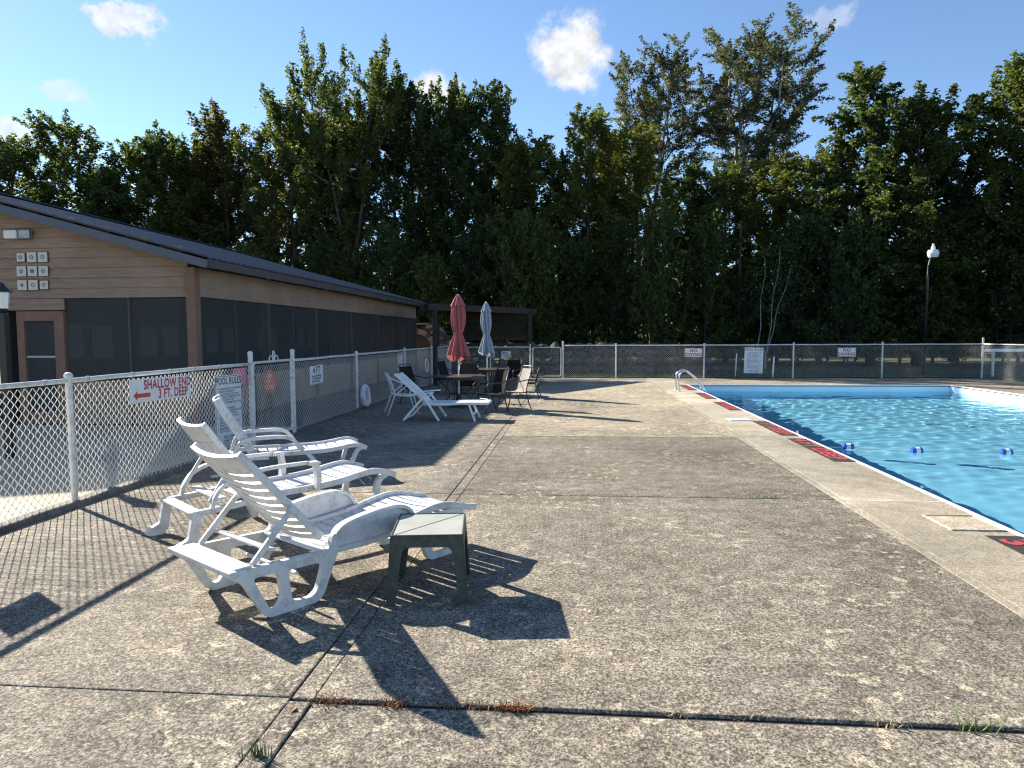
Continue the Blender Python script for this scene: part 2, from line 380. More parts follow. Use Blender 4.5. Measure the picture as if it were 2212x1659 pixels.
def text_mesh(s, size, bold=0.0, sx=1.0, align='CENTER', thick=0.0):
    cu = bpy.data.curves.new('t', 'FONT'); cu.body = s; cu.size = size; cu.align_x = align; cu.align_y = 'CENTER'
    cu.offset = bold * size; cu.extrude = thick; cu.resolution_u = 3; cu.space_character = 1.04 + bold
    o = bpy.data.objects.new('t', cu); me = bpy.data.meshes.new_from_object(o)
    bpy.data.objects.remove(o); bpy.data.curves.remove(cu)
    for v_ in me.vertices: v_.co.x *= sx
    return me
def arc(cx, cz, r_, a0, a1, n=8, y=0.0):
    return [(cx + r_ * math.cos(R(a0 + (a1 - a0) * k / n)), y, cz + r_ * math.sin(R(a0 + (a1 - a0) * k / n))) for k in range(n + 1)]
# ------------------------------------------------------------------ ground, deck, pool
PX0, PX1, PY0, PY1 = 3.70, 12.0, -2.5, 24.0
def ring_sheet(x0, x1, y0, y1, hx0, hx1, hy0, hy1, z):
    xs = [x0, hx0, hx1, x1]; ys = [y0, hy0, hy1, y1]; mb = MB()
    mb.v = [(x, y, z) for y in ys for x in xs]
    mb.f = [(j * 4 + i, j * 4 + i + 1, j * 4 + i + 5, j * 4 + i + 4) for j in range(3) for i in range(3) if not (i == 1 and j == 1)]
    return mb
tag(ring_sheet(-600, 600, -300, 900, PX0, PX1, PY0, PY1, -0.07).build('ground', 'ground_soil'), kind='structure')
deck = tag(ring_sheet(-4.93, 15.2, -3.2, 27.8, PX0, PX1, PY0, PY1, -0.016).build('pool_deck', 'joint_soil'), kind='structure')
def slab(x0, x1, y0, y1, mat, tone, z=0.0, th=0.05, bev=0.007):
    o = MB().box(x0, x1, y0, y1, z - th, z).build('slab', mat, deck, bevel=bev); o.color = (*tone, 1); return o
rows = [(-3.1, 3.075), (3.100, 7.355), (7.375, 11.72), (11.732, 15.82), (15.832, 20.0), (20.012, 24.05), (24.062, 27.75)]
tonesL = [1.06, 1.05, 0.98, 1.0, 1.05, 1.05, 1.05]; tonesC = [1.04, 0.98, 0.84, 1.40, 1.5, 1.55, 1.5]
def tn(k, warm=0.0): return (k, k * (1 - 0.015 * warm), k * (1 - 0.06 * warm))
for i, (a, b_) in enumerate(rows):
    dz = -0.012 if i == 0 else (0.002 if i % 2 else 0.0)
    slab(-4.90, -1.327, a, b_ + (0.03 if i == 0 else 0), 'deck', tn(tonesL[i]), dz if i else -0.004)
    slab(-1.321, -1.216, a, b_, 'deck', tn(1.05), -0.003)
    slab(-1.210, 2.628, a, b_, 'deck', tn(tonesC[i], 1.2 if i > 2 else 0), dz)
crows = [(-3.1, 2.6), (2.612, 7.33), (7.345, 11.93), (11.94, 14.30), (14.31, 15.72), (15.735, 18.5), (18.51, 21.1), (21.11, 24.05), (24.062, 27.75)]
for i, (a, b_) in enumerate(crows):
    slab(2.705, 3.655 if a < 24 else 3.66, a, b_, 'coping_concrete', tn([0.95, 0.9, 1.05, 1.15, 1.2, 1.2, 1.2, 1.2, 1.15][i], 0.8), 0.002)
sm = MB(); rs = random.Random(3); y = -3.1; pts = []
while y < 27.7: pts.append((2.667 + rs.uniform(-.005, .005), y, -0.0125 + rs.uniform(-.003, .003))); y += 0.16
o = sm.sweep(pts, 0.068, 0.03, side=(1, 0, 0)).build('seam', 'coping_concrete', deck); o.color = (0.95, 0.94, 0.93, 1)
for x0, x1 in ((3.672, 7.6), (7.612, 12.02), (12.034, 15.18)):
    slab(x0, x1, 24.055, 27.75, 'deck', tn(1.25, 1), 0.0)
for a, b_ in ((-3.1, 4), (4.012, 9), (9.012, 14), (14.012, 19), (19.012, 24.04)):
    slab(12.05, 15.18, a, b_, 'deck', tn(1.3, 1), 0.0)
for a, b_ in ((7.326, 7.348),):    # pale caulk laid across the coping
    MB().box(2.72, 3.654, a, b_, -0.02, 0.004).build('caulk', 'tile_pale', deck)
# pool edge bead
bd = MB().box(3.655, 3.70, PY0, 24.0, -0.05, 0.010).box(3.66, 12.045, 24.0, 24.048, -0.05, 0.010).box(12.0, 12.045, PY0, 24.0, -0.05, 0.010)
bd.build('coping_bead', 'bead_white', deck, bevel=0.004)
# basin
bs = MB(); A = [(PX0, PY0), (PX1, PY0), (PX1, PY1), (PX0, PY1)]
dep = [-0.84, -0.84, -1.6, -1.6]
bs.v = [(x, y, -0.02) for x, y in A] + [(x, y, d) for (x, y), d in zip(A, dep)] + [(PX0, 12, -0.95), (PX1, 12, -0.95)]
bs.f = [(0, 1, 5, 4), (2, 3, 7, 6), (1, 2, 6, 9, 5), (3, 0, 4, 8, 7), (4, 5, 9, 8), (8, 9, 6, 7)]
tag(bs.build('pool_basin', 'basin'), kind='structure')
WZ = -0.225
def waves():
    nx, ny = 300, 800; xs = np.linspace(PX0 - 2.0, PX1, nx); ys = np.linspace(PY0, PY1 + 1.8, ny); X_, Y_ = np.meshgrid(xs, ys)  # sheet runs on unseen under the deck, added so refracted sun reaches the floor
    rg_ = np.random.default_rng(31); Z_ = np.zeros_like(X_)
    for k in range(44):
        lam = 0.26 * (4.5 ** rg_.uniform(0, 1)); a = rg_.uniform(0, 6.28) if k % 3 else rg_.normal(-0.6, 0.5); amp = 0.0013 * lam / 0.6
        Z_ += amp * np.sin(2 * np.pi / lam * (np.cos(a) * X_ + np.sin(a) * Y_) + rg_.uniform(0, 6.28) + 0.8 * np.sin(0.9 * X_ + 0.7 * Y_ + k))
    Z_ *= 0.17 + 0.33 * np.clip((Y_ - 8) / 10, 0, 1)
    i = (np.arange(ny - 1)[:, None] * nx + np.arange(nx - 1)[None, :]).ravel(); return npmesh('pool_water', np.stack([X_.ravel(), Y_.ravel(), WZ + Z_.ravel()], 1), np.stack([i, i + 1, i + nx + 1, i + nx], 1))
def npmesh(name, V_, F_):
    me = bpy.data.meshes.new(name); n, q = len(F_), F_.shape[1]
    me.vertices.add(len(V_)); me.vertices.foreach_set('co', np.ascontiguousarray(V_, dtype=np.float32).ravel())
    me.loops.add(n * q); me.loops.foreach_set('vertex_index', np.ascontiguousarray(F_, dtype=np.int32).ravel())
    me.polygons.add(n); me.polygons.foreach_set('loop_start', np.arange(0, n * q, q, dtype=np.int32)); me.polygons.foreach_set('loop_total', np.full(n, q, dtype=np.int32))
    me.update(); me.validate(); return me
water = tag(link('pool_water', waves(), 'water', smooth=True), kind='structure')
water.cycles.is_caustics_caster = True; bpy.data.objects['pool_basin'].cycles.is_caustics_receiver = True; sl.cycles.is_caustics_light = True
# steps/lip along the waterline
MB().box(PX0, PX1, 23.985, 24.0, -0.20, -0.17).build('waterline_trim', 'basin', bpy.data.objects['pool_basin'])
# painted depth markers
def marker(y0, y1, s, label):
    t_ = thing('depth_marker', label, 'pool marking', (3.51, (y0 + y1) / 2, 0.004), 0, 'painted depth markers on the coping')
    L = abs(y1 - y0)
    mb = MB(); mb.v = [(-0.145, -L / 2, 0.0045), (0.142, -L / 2, 0.0045), (0.142, L / 2, 0.0045), (-0.145, L / 2, 0.0045)]; mb.f = [(0, 1, 2, 3)]
    mb.build('painted_ground', 'marker_black', t_)
    me = text_mesh(s, 0.30, 0.035); xs = [v.co.x for v in me.vertices]; k = (L - 0.22) / (max(xs) - min(xs)); mid = (max(xs) + min(xs)) / 2
    ys_ = [v.co.y for v in me.vertices]; ky = 0.225 / (max(ys_) - min(ys_)); my = (max(ys_) + min(ys_)) / 2
    for v in me.vertices: v.co.x = (v.co.x - mid) * k; v.co.y = (v.co.y - my) * ky
    link('lettering', me, 'marker_red', t_, loc=(0, 0, 0.0085), rot=(0, 0, R(-90)))
marker(6.10, 4.05, '3 FT DEEP', 'black and red painted 3 FT DEEP marker past the square patch')
marker(11.64, 9.58, '4 FT DEEP', 'black and red painted 4 FT DEEP marker beside the rope hook')
marker(14.00, 12.0, '5 FT DEEP', 'black and red painted marker next to the white skimmer lid')
for a, b_ in ((17.92, 15.95), (20.66, 18.78)): marker(a, b_, '8 FT DEEP', 'black and red painted marker between the skimmer lid and the ladder')
marker(23.85, 21.75, '8 FT DEEP', 'black and red painted marker under the ladder handrails')
# skimmer lid and mortared square patch
o = MB().box(-0.21, 0.21, -0.17, 0.17, 0.0, 0.014).build('skimmer_lid', 'bead_white', bevel=0.006, loc=(3.17, 14.18, 0.0045)); o.rotation_euler.z = R(6)
tag(o, 'flat white rectangular skimmer lid lying on the coping', 'pool lid')
pt = thing('deck_hatch', 'square concrete patch edged with a rough pale mortar line', 'hatch', (3.40, 6.50, 0.004))
o = MB().box(-0.2, 0.2, -0.23, 0.23, 0.0, 0.004).build('patch', 'coping_concrete', pt); o.color = (1.2, 1.17, 1.1, 1)
rs = random.Random(5)
for a, b_ in (((-.21, -.245), (.21, -.245)), ((.215, -.245), (.215, .245)), ((.21, .25), (-.21, .25)), ((-.215, .245), (-.215, -.245))):
    P_ = [(a[0] + (b_[0] - a[0]) * k / 10 + rs.uniform(-.004, .004), a[1] + (b_[1] - a[1]) * k / 10 + rs.uniform(-.004, .004), 0.003) for k in range(11)]
    MB().tube(P_, [rs.uniform(.006, .013) for _ in P_], 6).build('mortar_edge', 'coping_concrete', pt).color = (1.45, 1.42, 1.36, 1)
# ladder
ld = thing('pool_ladder', 'stainless steel pool ladder with two hooped handrails', 'ladder', (3.02, 21.6, 0.004))
for s in (-0.3, 0.3):
    P_ = [(0, s, 0.0), (0, s, 0.40)] + [(0.23 - 0.23 * math.cos(R(a)), s, 0.40 + 0.21 * math.sin(R(a))) for a in range(15, 111, 16)] + [(0.60, s, 0.32), (0.78, s, 0.0), (0.82, s, -0.4), (0.82, s, -1.2)]
    MB().tube(P_, 0.024, 10).build('handrail', 'steel', ld, smooth=True)
    MB().lathe([(0.055, 0), (0.055, 0.012), (0.03, 0.03)], 14, (0, s)).build('flange', 'bead_white', ld)
for z in (-0.45, -0.75, -1.05): MB().box(0.76, 0.88, -0.28, 0.28, z, z + 0.03).build('tread', 'bead_white', ld)
# rope with floats
rp = thing('float_line', 'thin rope strung across the pool between blue and white floats', 'rope', (3.70, 12.03, WZ))
P_ = [(0, 0.1, 0.16), (0.4, 0.1, 0.02), (0.80, 0.12, 0.018), (1.73, -0.23, 0.018), (3.05, -0.29, 0.018), (4.35, -0.23, 0.018), (5.7, -0.2, 0.012), (7.0, -0.1, 0.01), (8.29, 0, 0.15)]
MB().tube(P_, 0.007, 5).build('line', 'rope', rp)
MB().tube([(0.0, 0.1, 0.16), (-0.02, 0.1, 0.24), (-0.03, 0.1, 0.29)], 0.012, 6).build('hook', 'bead_white', rp)
def fl(x, y, rz, label):
    t_ = thing('rope_float', label, 'float', (x, y, WZ + 0.022), rz, 'floats on the pool rope')
    for a, b_, mt_ in ((-0.085, -0.034, 'float_blue'), (-0.034, 0.034, 'float_white'), (0.034, 0.085, 'float_blue')):
        f0 = [(a, 0.046 if abs(a) > .05 else 0.063), ((a + b_) / 2, 0.062), (b_, 0.046 if abs(b_) > .05 else 0.063)]
        mb = MB().tube([(q, 0, 0) for q, _ in f0], [r_ for _, r_ in f0], 14); mb.build('band', mt_, t_, smooth=False)
fl(4.50, 12.15, R(-8), 'blue and white rope float closest to the coping hook')
fl(5.43, 11.80, R(4), 'blue and white rope float between two others mid water')
fl(6.75, 11.74, R(2), 'blue and white rope float farther out from the coping')
fl(8.05, 11.8, R(0), 'blue and white rope float toward the far pool side')

# ------------------------------------------------------------------ patio by the building, kerb
tag(MB().box(-30, -5.06, -6, 12.74, -0.1, 0.0).build('patio', 'smooth_concrete'), kind='structure').color = (0.90, 0.86, 0.78, 1)
rs = random.Random(9); P_ = []; y = -3.2
while y < 10.45: P_.append((-4.985 + rs.uniform(-.006, .006), y, 0.012 + rs.uniform(-.006, .006))); y += 0.3
o = MB().sweep(P_, 0.14, 0.10, side=(1, 0, 0)).build('kerb', 'kerb_concrete', bevel=0.015); tag(o, kind='structure'); o.color = (1, 1, 1, 1)
o = MB().box(-5.05, -4.92, 12.15, 27.9, -0.1, 0.03).build('kerb', 'kerb_concrete', bevel=0.01); tag(o, kind='structure'); o.color = (1, 1, 1, 1)
tag(MB().box(-7.3, -5.051, 12.76, 27.9, -0.1, -0.01).build('path', 'smooth_concrete'), kind='structure').color = (0.26, 0.25, 0.25, 1)

# ------------------------------------------------------------------ chain link fences
def link_mesh(L, H, z0=0.03, r_=0.0030, p_=0.044, sag=0.004, seed=1):
    rg = np.random.default_rng(seed); nw = int(L / p_) - 1; nz_ = int((H - z0) / p_)
    k = np.arange(nw)[:, None]; j = np.arange(nz_ + 1)[None, :]
    x = (k + 1) * p_ + (p_ / 2 + 0.002) * np.where((j + k) % 2 == 0, 1, -1) + rg.normal(0, 0.0008, (nw, nz_ + 1))
    z = z0 + j * p_ + rg.normal(0, 0.0008, (nw, nz_ + 1)) + 0 * k
    yb = 0.012 * np.sin(x * 1.3 + seed) * np.sin(np.pi * (z / H)) + np.where((j + k) % 2 == 0, 1, -1) * r_ * 0.9
    C_ = np.stack([x, yb, z], -1)
    ang = np.array([0, 2.094, 4.189]); off = np.stack([np.cos(ang) * r_, np.sin(ang) * r_, 0 * ang], -1)
    V_ = (C_[:, :, None, :] + off[None, None]).reshape(-1, 3)
    base = (np.arange(nw)[:, None, None] * (nz_ + 1) + np.arange(nz_)[None, :, None]) * 3
    c_ = np.arange(3)[None, None, :]; d_ = (c_ + 1) % 3
    F_ = np.stack([base + c_, base + d_, base + 3 + d_, base + 3 + c_], -1).reshape(-1, 4)
    return npmesh('chain_link_mesh', V_, F_)
def npmesh(name, V_, F_):
    me = bpy.data.meshes.new(name); n, q = len(F_), F_.shape[1]
    me.vertices.add(len(V_)); me.vertices.foreach_set('co', np.ascontiguousarray(V_, dtype=np.float32).ravel())
    me.loops.add(n * q); me.loops.foreach_set('vertex_index', np.ascontiguousarray(F_, dtype=np.int32).ravel())
    me.polygons.add(n); me.polygons.foreach_set('loop_start', np.arange(0, n * q, q, dtype=np.int32)); me.polygons.foreach_set('loop_total', np.full(n, q, dtype=np.int32))
    me.update(); me.validate(); return me
def fence(x0, y0, x1, y1, posts, label, H=1.27, seed=1, wr=0.003):
    L = math.hypot(x1 - x0, y1 - y0); t_ = thing('chain_link_fence', label, 'fence', (x0, y0, 0), math.atan2(y1 - y0, x1 - x0))
    rs_ = random.Random(seed)
    for p_, ht in posts:
        ln = rs_.uniform(-.012, .012)
        po = MB().tube([(p_, 0, -0.05), (p_ + ln, 0, ht)], 0.030 if ht < 1.35 else 0.037, 12).build('post', 'fence_paint', t_, smooth=False)
        MB().lathe([(0.041, ht - 0.012), (0.041, ht + 0.012), (0.028, ht + 0.03), (0.006, ht + 0.038)], 12, (p_ + ln, 0)).build('post_cap', 'fence_paint', po)
    P_ = [(L * k / 24, 0, H - 0.012 + rs_.uniform(-.004, .004)) for k in range(25)]
    MB().tube(P_, 0.024, 10).build('top_rail', 'fence_paint', t_, smooth=True)
    cm = link('chain_link_mesh', link_mesh(L, H - 0.03, seed=seed, r_=wr), 'wire', t_); cm['kind'] = 'stuff'; cm.location = (0, -0.028, 0)
    tb = MB(); q = 0.3
    while q < L - 0.1:
        tb.tube([(q + 0.02 * math.sin(a), 0.031 * math.cos(a), H - 0.012 + 0.031 * math.sin(a)) for a in [2 * math.pi * e_ / 8 for e_ in range(8)]], 0.0035, 4, closed=True); q += rs_.uniform(.5, .75)
    o_ = tb.build('tie_wires', 'galvanised', t_); o_['kind'] = 'stuff'
    MB().tube([(0.05, -0.028, 0.05), (L - 0.05, -0.028, 0.05)], 0.003, 4).build('tension_wire', 'galvanised', t_)
    return t_
fence(-4.98, -2.5, -4.98, 10.5, [(0.1, 1.30), (5.1, 1.30), (9.07, 1.30), (13.0, 1.42)], 'white chain link fence running from the patio to the side gate', seed=2, wr=0.0046)
fence(-4.98, 12.12, -4.98, 27.85, [(0.0, 1.42), (3.65, 1.30), (8.2, 1.30), (12.1, 1.30)], 'white chain link fence running from the side gate to the pergola corner', seed=3, wr=0.0027)
fence(-4.98, 27.9, -1.80, 27.9, [(0.0, 1.45), (1.6, 1.3), (3.18, 1.30)], 'short chain link fence behind the dark pergola', H=1.22, seed=4)
fence(-0.52, 27.9, 15.05, 27.9, [(0.0, 1.40), (2.06, 1.30), (5.42, 1.30), (8.75, 1.32), (12.0, 1.32), (15.57, 1.47)], 'long white chain link fence across the far end of the pool', H=1.275, seed=5)
fence(15.05, 27.86, 15.05, 4.0, [(3.3, 1.32), (6.6, 1.32), (9.9, 1.32), (13.2, 1.32), (16.5, 1.32), (19.8, 1.32), (23.8, 1.32)], 'sunlit chain link fence along the far side deck', H=1.275, seed=6)
def gate(x, y, L, rz, H, label, scroll=False, solid=False, seed=9):
    t_ = thing('chain_link_gate', label, 'gate', (x, y, 0), rz)
    z0 = 0.06; rr_ = 0.07
    P_ = []
    for cx, cz, a0 in ((L - rr_, z0 + rr_, -90), (L - rr_, H - rr_, 0), (rr_, H - rr_, 90), (rr_, z0 + rr_, 180)):
        P_ += [(cx + rr_ * math.cos(R(a0 + q)), 0, cz + rr_ * math.sin(R(a0 + q))) for q in range(0, 91, 18)]
    MB().tube(P_, 0.021, 10, closed=True).build('gate_frame', 'fence_paint', t_, smooth=True)
    cm = link('chain_link_mesh', link_mesh(L - 0.03, H - 0.02, z0=z0 + 0.02, seed=seed), 'wire', t_); cm['kind'] = 'stuff'; cm.location = (0.01, -0.02, 0)
    for z in (0.28, H - 0.22):
        MB().lathe([(0.034, z - 0.03), (0.034, z + 0.03)], 10, (-0.03, 0)).build('hinge', 'galvanised', t_)
    MB().bar((L - 0.02, 0, H * 0.75), (L + 0.05, 0, H * 0.75), 0.03, 0.05).build('latch', 'galvanised', t_)
    if scroll:
        c0 = L * 0.52
        MB().tube([(c0 + 0.035 * math.cos(a), 0, H + 0.095 + 0.075 * math.sin(a)) for a in np.linspace(0, 2 * math.pi, 18)[:-1]], 0.011, 6, closed=True).build('scroll', 'fence_paint', t_, smooth=True)
        for s in (-1, 1):
            P_ = [(c0 + s * (0.035 + 0.07 * (1 - math.cos(a))), 0, H + 0.02 + 0.075 * math.sin(a)) for a in np.linspace(0, math.pi, 12)]
            MB().tube(P_, 0.010, 6).build('scroll', 'fence_paint', t_, smooth=True)
    return t_
gate(-4.98, 10.57, 1.47, R(90), 1.27, 'white chain link side gate with a scroll ornament on top', scroll=True, seed=11)
gate(-1.70, 27.9, 1.10, 0, 1.19, 'small round cornered gate in the far fence beside the pergola', seed=12)

# ------------------------------------------------------------------ signs
def sign(name, label, cat, loc, wd, ht, face, lines, panel='sign_white', border=None, tilt=0.0, group=None, shape=None):
    rot = (R(90), 0, R(90)) if face == 'x' else (R(90), 0, 0)
    t_ = bpy.data.objects.new(name, None); col.objects.link(t_); t_.location = loc; t_.rotation_euler = rot
    t_.rotation_euler = (Matrix.Rotation(0, 3, 'X').to_euler()); t_.rotation_euler = rot; tag(t_, label, cat, group)
    if tilt: t_.matrix_world = Matrix.Translation(loc) @ (Matrix.Rotation(rot[2], 4, 'Z') @ Matrix.Rotation(rot[0], 4, 'X')) @ Matrix.Rotation(tilt, 4, 'Z')
    if shape == 'oct':
        c_ = 0.29; pts = [(-.5, -.5 + c_), (-.5 + c_, -.5), (.5 - c_, -.5), (.5, -.5 + c_), (.5, .5 - c_), (.5 - c_, .5), (-.5 + c_, .5), (-.5, .5 - c_)]
    else: pts = roundpoly([(-.5 * wd, -.5 * ht), (.5 * wd, -.5 * ht), (.5 * wd, .5 * ht), (-.5 * wd, .5 * ht)], 0.02 if border else 0.004, 3); pts = [(q[0] / wd, q[1] / ht) for q in pts]
    n = len(pts); mb = MB(); mb.v = [(a * wd, b_ * ht, -0.002) for a, b_ in pts] + [(a * wd, b_ * ht, 0.001) for a, b_ in pts]
    mb.f = [tuple(range(n, 2 * n)), tuple(reversed(range(n)))] + [(i, (i + 1) % n, n + (i + 1) % n, n + i) for i in range(n)]
    mb.build('panel', panel, t_)
    if border:
        for a in (0.965,):
            P_ = [(q[0] * (wd - 0.03), q[1] * (ht - 0.03), 0.0018) for q in pts]
            MB().tube(P_, 0.0035, 4, closed=True).build('border', border, t_)
    for s, x, y, size, sx, mt_, bold, al in lines:
        if s == '<-':
            q = size; mb = MB(); mb.v = [(x + a * q, y + b_ * q, 0.0022) for a, b_ in ((-1, 0), (-.55, .36), (-.55, .15), (1, .15), (1, -.15), (-.55, -.15), (-.55, -.36))]; mb.f = [(0, 6, 5, 2, 1), (2, 5, 4, 3)]
            mb.build('arrow', mt_, t_)
        elif s == '*':
            MB().lathe([(size, 0.0015), (size, 0.003)], 10, (x, y)).build('bullet', mt_, t_)
        else: link('lettering', text_mesh(s, size, bold, sx, al), mt_, t_, loc=(x, y, 0.0022))
    return t_
FX = -4.925
sign('depth_sign', 'white sign with red SHALLOW END 3 FT. DEEP lettering and arrow', 'sign', (FX, 8.05, 1.065), 1.25, 0.262, 'x',
     [('SHALLOW END', 0.13, 0.058, 0.150, 0.90, 'sign_red', 0.03, 'CENTER'), ('3 FT. DEEP', 0.235, -0.062, 0.150, 0.86, 'sign_red', 0.03, 'CENTER'), ('<-', -0.40, -0.055, 0.16, 1, 'sign_arrow', 0, '')], tilt=R(-0.9))
RULES = ['CHILDREN MUST BE ACCOMPANIED BY', ' PARENT OR GUARDIAN', 'POOL IS FOR PRIVATE USE ONLY', 'PETS ARE NOT PERMITTED IN THE', ' FENCED IN POOL AREA', 'GLASS IS NOT PERMITTED IN POOL', ' AREA', 'RUNNING IS PROHIBITED', 'SHOWER BEFORE ENTERING WATER', ' AND RINSE FEET AFTER USE', 'NO FOOD OR DRINK IN POOL', ' AREA', 'WHEN NO LIFEGUARD ON DUTY', ' SWIM AT OWN RISK', 'MANAGEMENT MAY LIMIT', ' USE OF POOL AT ANY TIME']
def rules(loc, wd, ht, face, label, head, mt_='sign_black', name='rules_sign', tilt=0.0, border='sign_black'):
    k = ht / 0.98; ln = [('POOL RULES', 0, ht / 2 - 0.085 * k, 0.135 * k, 0.92 * wd / 0.78 / k, head, 0.02, 'CENTER')]
    y = ht / 2 - 0.19 * k
    for s in RULES:
        if not s.startswith(' '): ln.append(('*', -wd / 2 + 0.07, y, 0.009 * k, 1, mt_, 0, ''))
        ln.append((s.strip(), -wd / 2 + 0.11, y, 0.040 * k, 0.95 * wd / 0.78 / k, mt_, 0.015, 'LEFT')); y -= 0.0415 * k if s.startswith(' ') else 0.0385 * k
    ln.append(('POOL HOURS', 0, -ht / 2 + 0.105 * k, 0.055 * k, 0.95, mt_, 0.02, 'CENTER')); ln.append(('10 AM TO 8 PM', 0, -ht / 2 + 0.05 * k, 0.055 * k, 0.95, mt_, 0.02, 'CENTER'))
    return sign(name, label, 'sign', loc, wd, ht, face, ln, border=border, tilt=tilt)
rules((FX, 9.67, 0.645), 0.78, 0.98, 'x', 'tall POOL RULES sign on the fence behind the white loungers', 'sign_black', tilt=R(-1.0))
sign('notice', 'blank bright pink notice on the fence above the rules sign', 'notice', (-5.035, 10.23, 1.08), 0.40, 0.25, 'x', [], panel='paper_pink')
sign('gate_sign', 'orange red octagonal sign with white lettering on the gate', 'sign', (-5.02, 11.26, 0.94), 0.46, 0.37, 'x',
     [('KEEP', 0, 0.09, 0.085, 0.9, 'sign_white', 0.02, 'CENTER'), ('GATE', 0, 0.0, 0.085, 0.9, 'sign_white', 0.02, 'CENTER'), ('CLOSED', 0, -0.09, 0.085, 0.9, 'sign_white', 0.02, 'CENTER')], panel='paper_orange', shape='oct')
sign('depth_sign', 'white 4 FT DEEP sign with black letters on the side fence', 'sign', (FX, 13.12, 0.95), 0.68, 0.345, 'x',
     [('4 FT', 0.0, 0.078, 0.19, 1.05, 'sign_black', 0.02, 'CENTER'), ('DEEP', 0.0, -0.082, 0.19, 1.05, 'sign_black', 0.02, 'CENTER')], tilt=R(1.0))
sign('blank_sign', 'plain white panel on the side fence out past the near post', 'sign', (FX, 5.05, 1.02), 0.42, 0.26, 'x', [])
sign('rules_sign', 'narrow pale rules sign on the fence behind the metal patio chairs', 'sign', (FX, 19.58, 0.95), 0.62, 0.49, 'x',
     [('POOL RULES', 0, 0.19, 0.085, 0.95, 'sign_black', 0.02, 'CENTER')] + [(s, -0.25, 0.12 - 0.045 * k, 0.035, 1, 'sign_black', 0.0, 'LEFT') for k, s in enumerate([r_.strip() for r_ in RULES[:7]])], border='sign_black')
for x, lb in ((4.49, 'NO DIVING sign between the fence posts nearest the ladder'), (10.17, 'NO DIVING sign on the far fence past the pool rules panel')):
    sign('warning_sign', lb, 'sign', (x, 27.845, 0.975), 0.66, 0.335, 'y', [('NO', 0, 0.07, 0.16, 1.1, 'sign_red', 0.03, 'CENTER'), ('DIVING', 0, -0.075, 0.16, 1.1, 'sign_red', 0.03, 'CENTER')], border='sign_red', tilt=R(-1) if x < 5 else 0, group='no diving signs on the far fence')
rules((6.75, 27.845, 0.67), 0.70, 0.98, 'y', 'POOL RULES sign with blue lettering on the far fence', 'sign_blue', 'sign_blue', border=None, tilt=R(-1.5))
s_ = sign('camera_sign', 'small white and yellow notice on the fence under the pergola', 'sign', (-2.755, 27.845, 0.905), 0.38, 0.29, 'y',
     [('SMILE', -0.05, 0.085, 0.095, 1, 'sign_black', 0.03, 'CENTER'), ("YOU'RE ON", 0.02, 0.0, 0.065, 1, 'sign_black', 0.02, 'CENTER'), ('CAMERA', 0.03, -0.075, 0.065, 1, 'sign_black', 0.02, 'CENTER')])
mb = MB(); mb.v = [(-0.02, -0.145, 0.0016), (0.19, -0.145, 0.0016), (0.19, 0.02, 0.0016)]; mb.f = [(0, 1, 2)]; mb.build('corner_flash', 'sign_yellow', s_)
# life rings
def ring(loc, r_, tube_r, label, rx, mat_, rope_=True):
    t_ = thing('life_ring', label, 'life ring', loc); t_.rotation_euler = (0, rx, 0)
    P_ = [(0, r_ * math.cos(a), r_ * math.sin(a)) for a in np.linspace(0, 2 * math.pi, 33)[:-1]]
    rs_ = random.Random(4); MB().tube(P_, [tube_r * rs_.uniform(.9, 1.12) for _ in P_], 12, closed=True).build('ring', mat_, t_, smooth=True)
    for k in range(4):
        a = R(45 + 90 * k); P_ = [(tube_r * 1.12 * math.cos(b_), (r_ + tube_r * 1.12 * math.sin(b_)) * math.cos(a), (r_ + tube_r * 1.12 * math.sin(b_)) * math.sin(a)) for b_ in np.linspace(0, 2 * math.pi, 13)[:-1]]
        MB().tube(P_, 0.012, 6, closed=True).build('band', 'rope', t_)
    return t_
ring((-4.87, 16.05, 0.295), 0.20, 0.066, 'white wrapped life ring propped low against the side fence', R(-6), 'ring_cover')
t_ = ring((-4.88, 22.9, 0.70), 0.21, 0.022, 'coil of pale safety rope hung on the fence near the pergola', R(-3), 'rope')

# ------------------------------------------------------------------ pool house
SL = 0.271
bh = thing('pool_house', 'long brown screened pool house with a low metal gable roof', 'building', (-7.05, 12.75, 0))
BX, BY = -7.05, 12.75
def L_(x, y, z): return (x - BX, y - BY, z)
def bbox(mb, x0, x1, y0, y1, z0, z1): return mb.box(x0 - BX, x1 - BX, y0 - BY, y1 - BY, z0, z1)
def zr(x): return 3.1 + SL * (abs(x + 15.6) * -1 + 9.0)
gw = bbox(MB(), -24.1, -7.23, 12.80, 12.85, 2.42, 2.6)
gw.add([L_(-24.1, 12.80, 2.6), L_(-7.23, 12.80, 2.6), L_(-7.23, 12.80, zr(-7.23) - .16), L_(-15.6, 12.80, zr(-15.6) - .16), L_(-24.1, 12.80, zr(-24.1) - .16)], [(0, 1, 2, 3, 4)])
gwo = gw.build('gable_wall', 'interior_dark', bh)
z = 2.425
while z < 5.3:
    xr = -15.6 + 9.0 - (z + 0.11 - 3.1) / SL if z + 0.11 > 3.1 - 0.1 else -7.22
    xr = min(-7.225, xr + 0.0); xl = -31.2 - xr
    mb = MB(); mb.v = [L_(xl, 12.745, z), L_(xr, 12.745, z), L_(xr, 12.775, z + 0.195), L_(xl, 12.775, z + 0.195), L_(xl, 12.799, z), L_(xr, 12.799, z), L_(xr, 12.799, z + 0.195), L_(xl, 12.799, z + 0.195)]
    mb.f = [(0, 1, 2, 3), (1, 5, 6, 2), (4, 0, 3, 7), (0, 4, 5, 1), (3, 2, 6, 7)]
    mb.build('siding_board', 'stain_brown', gwo); z += 0.19
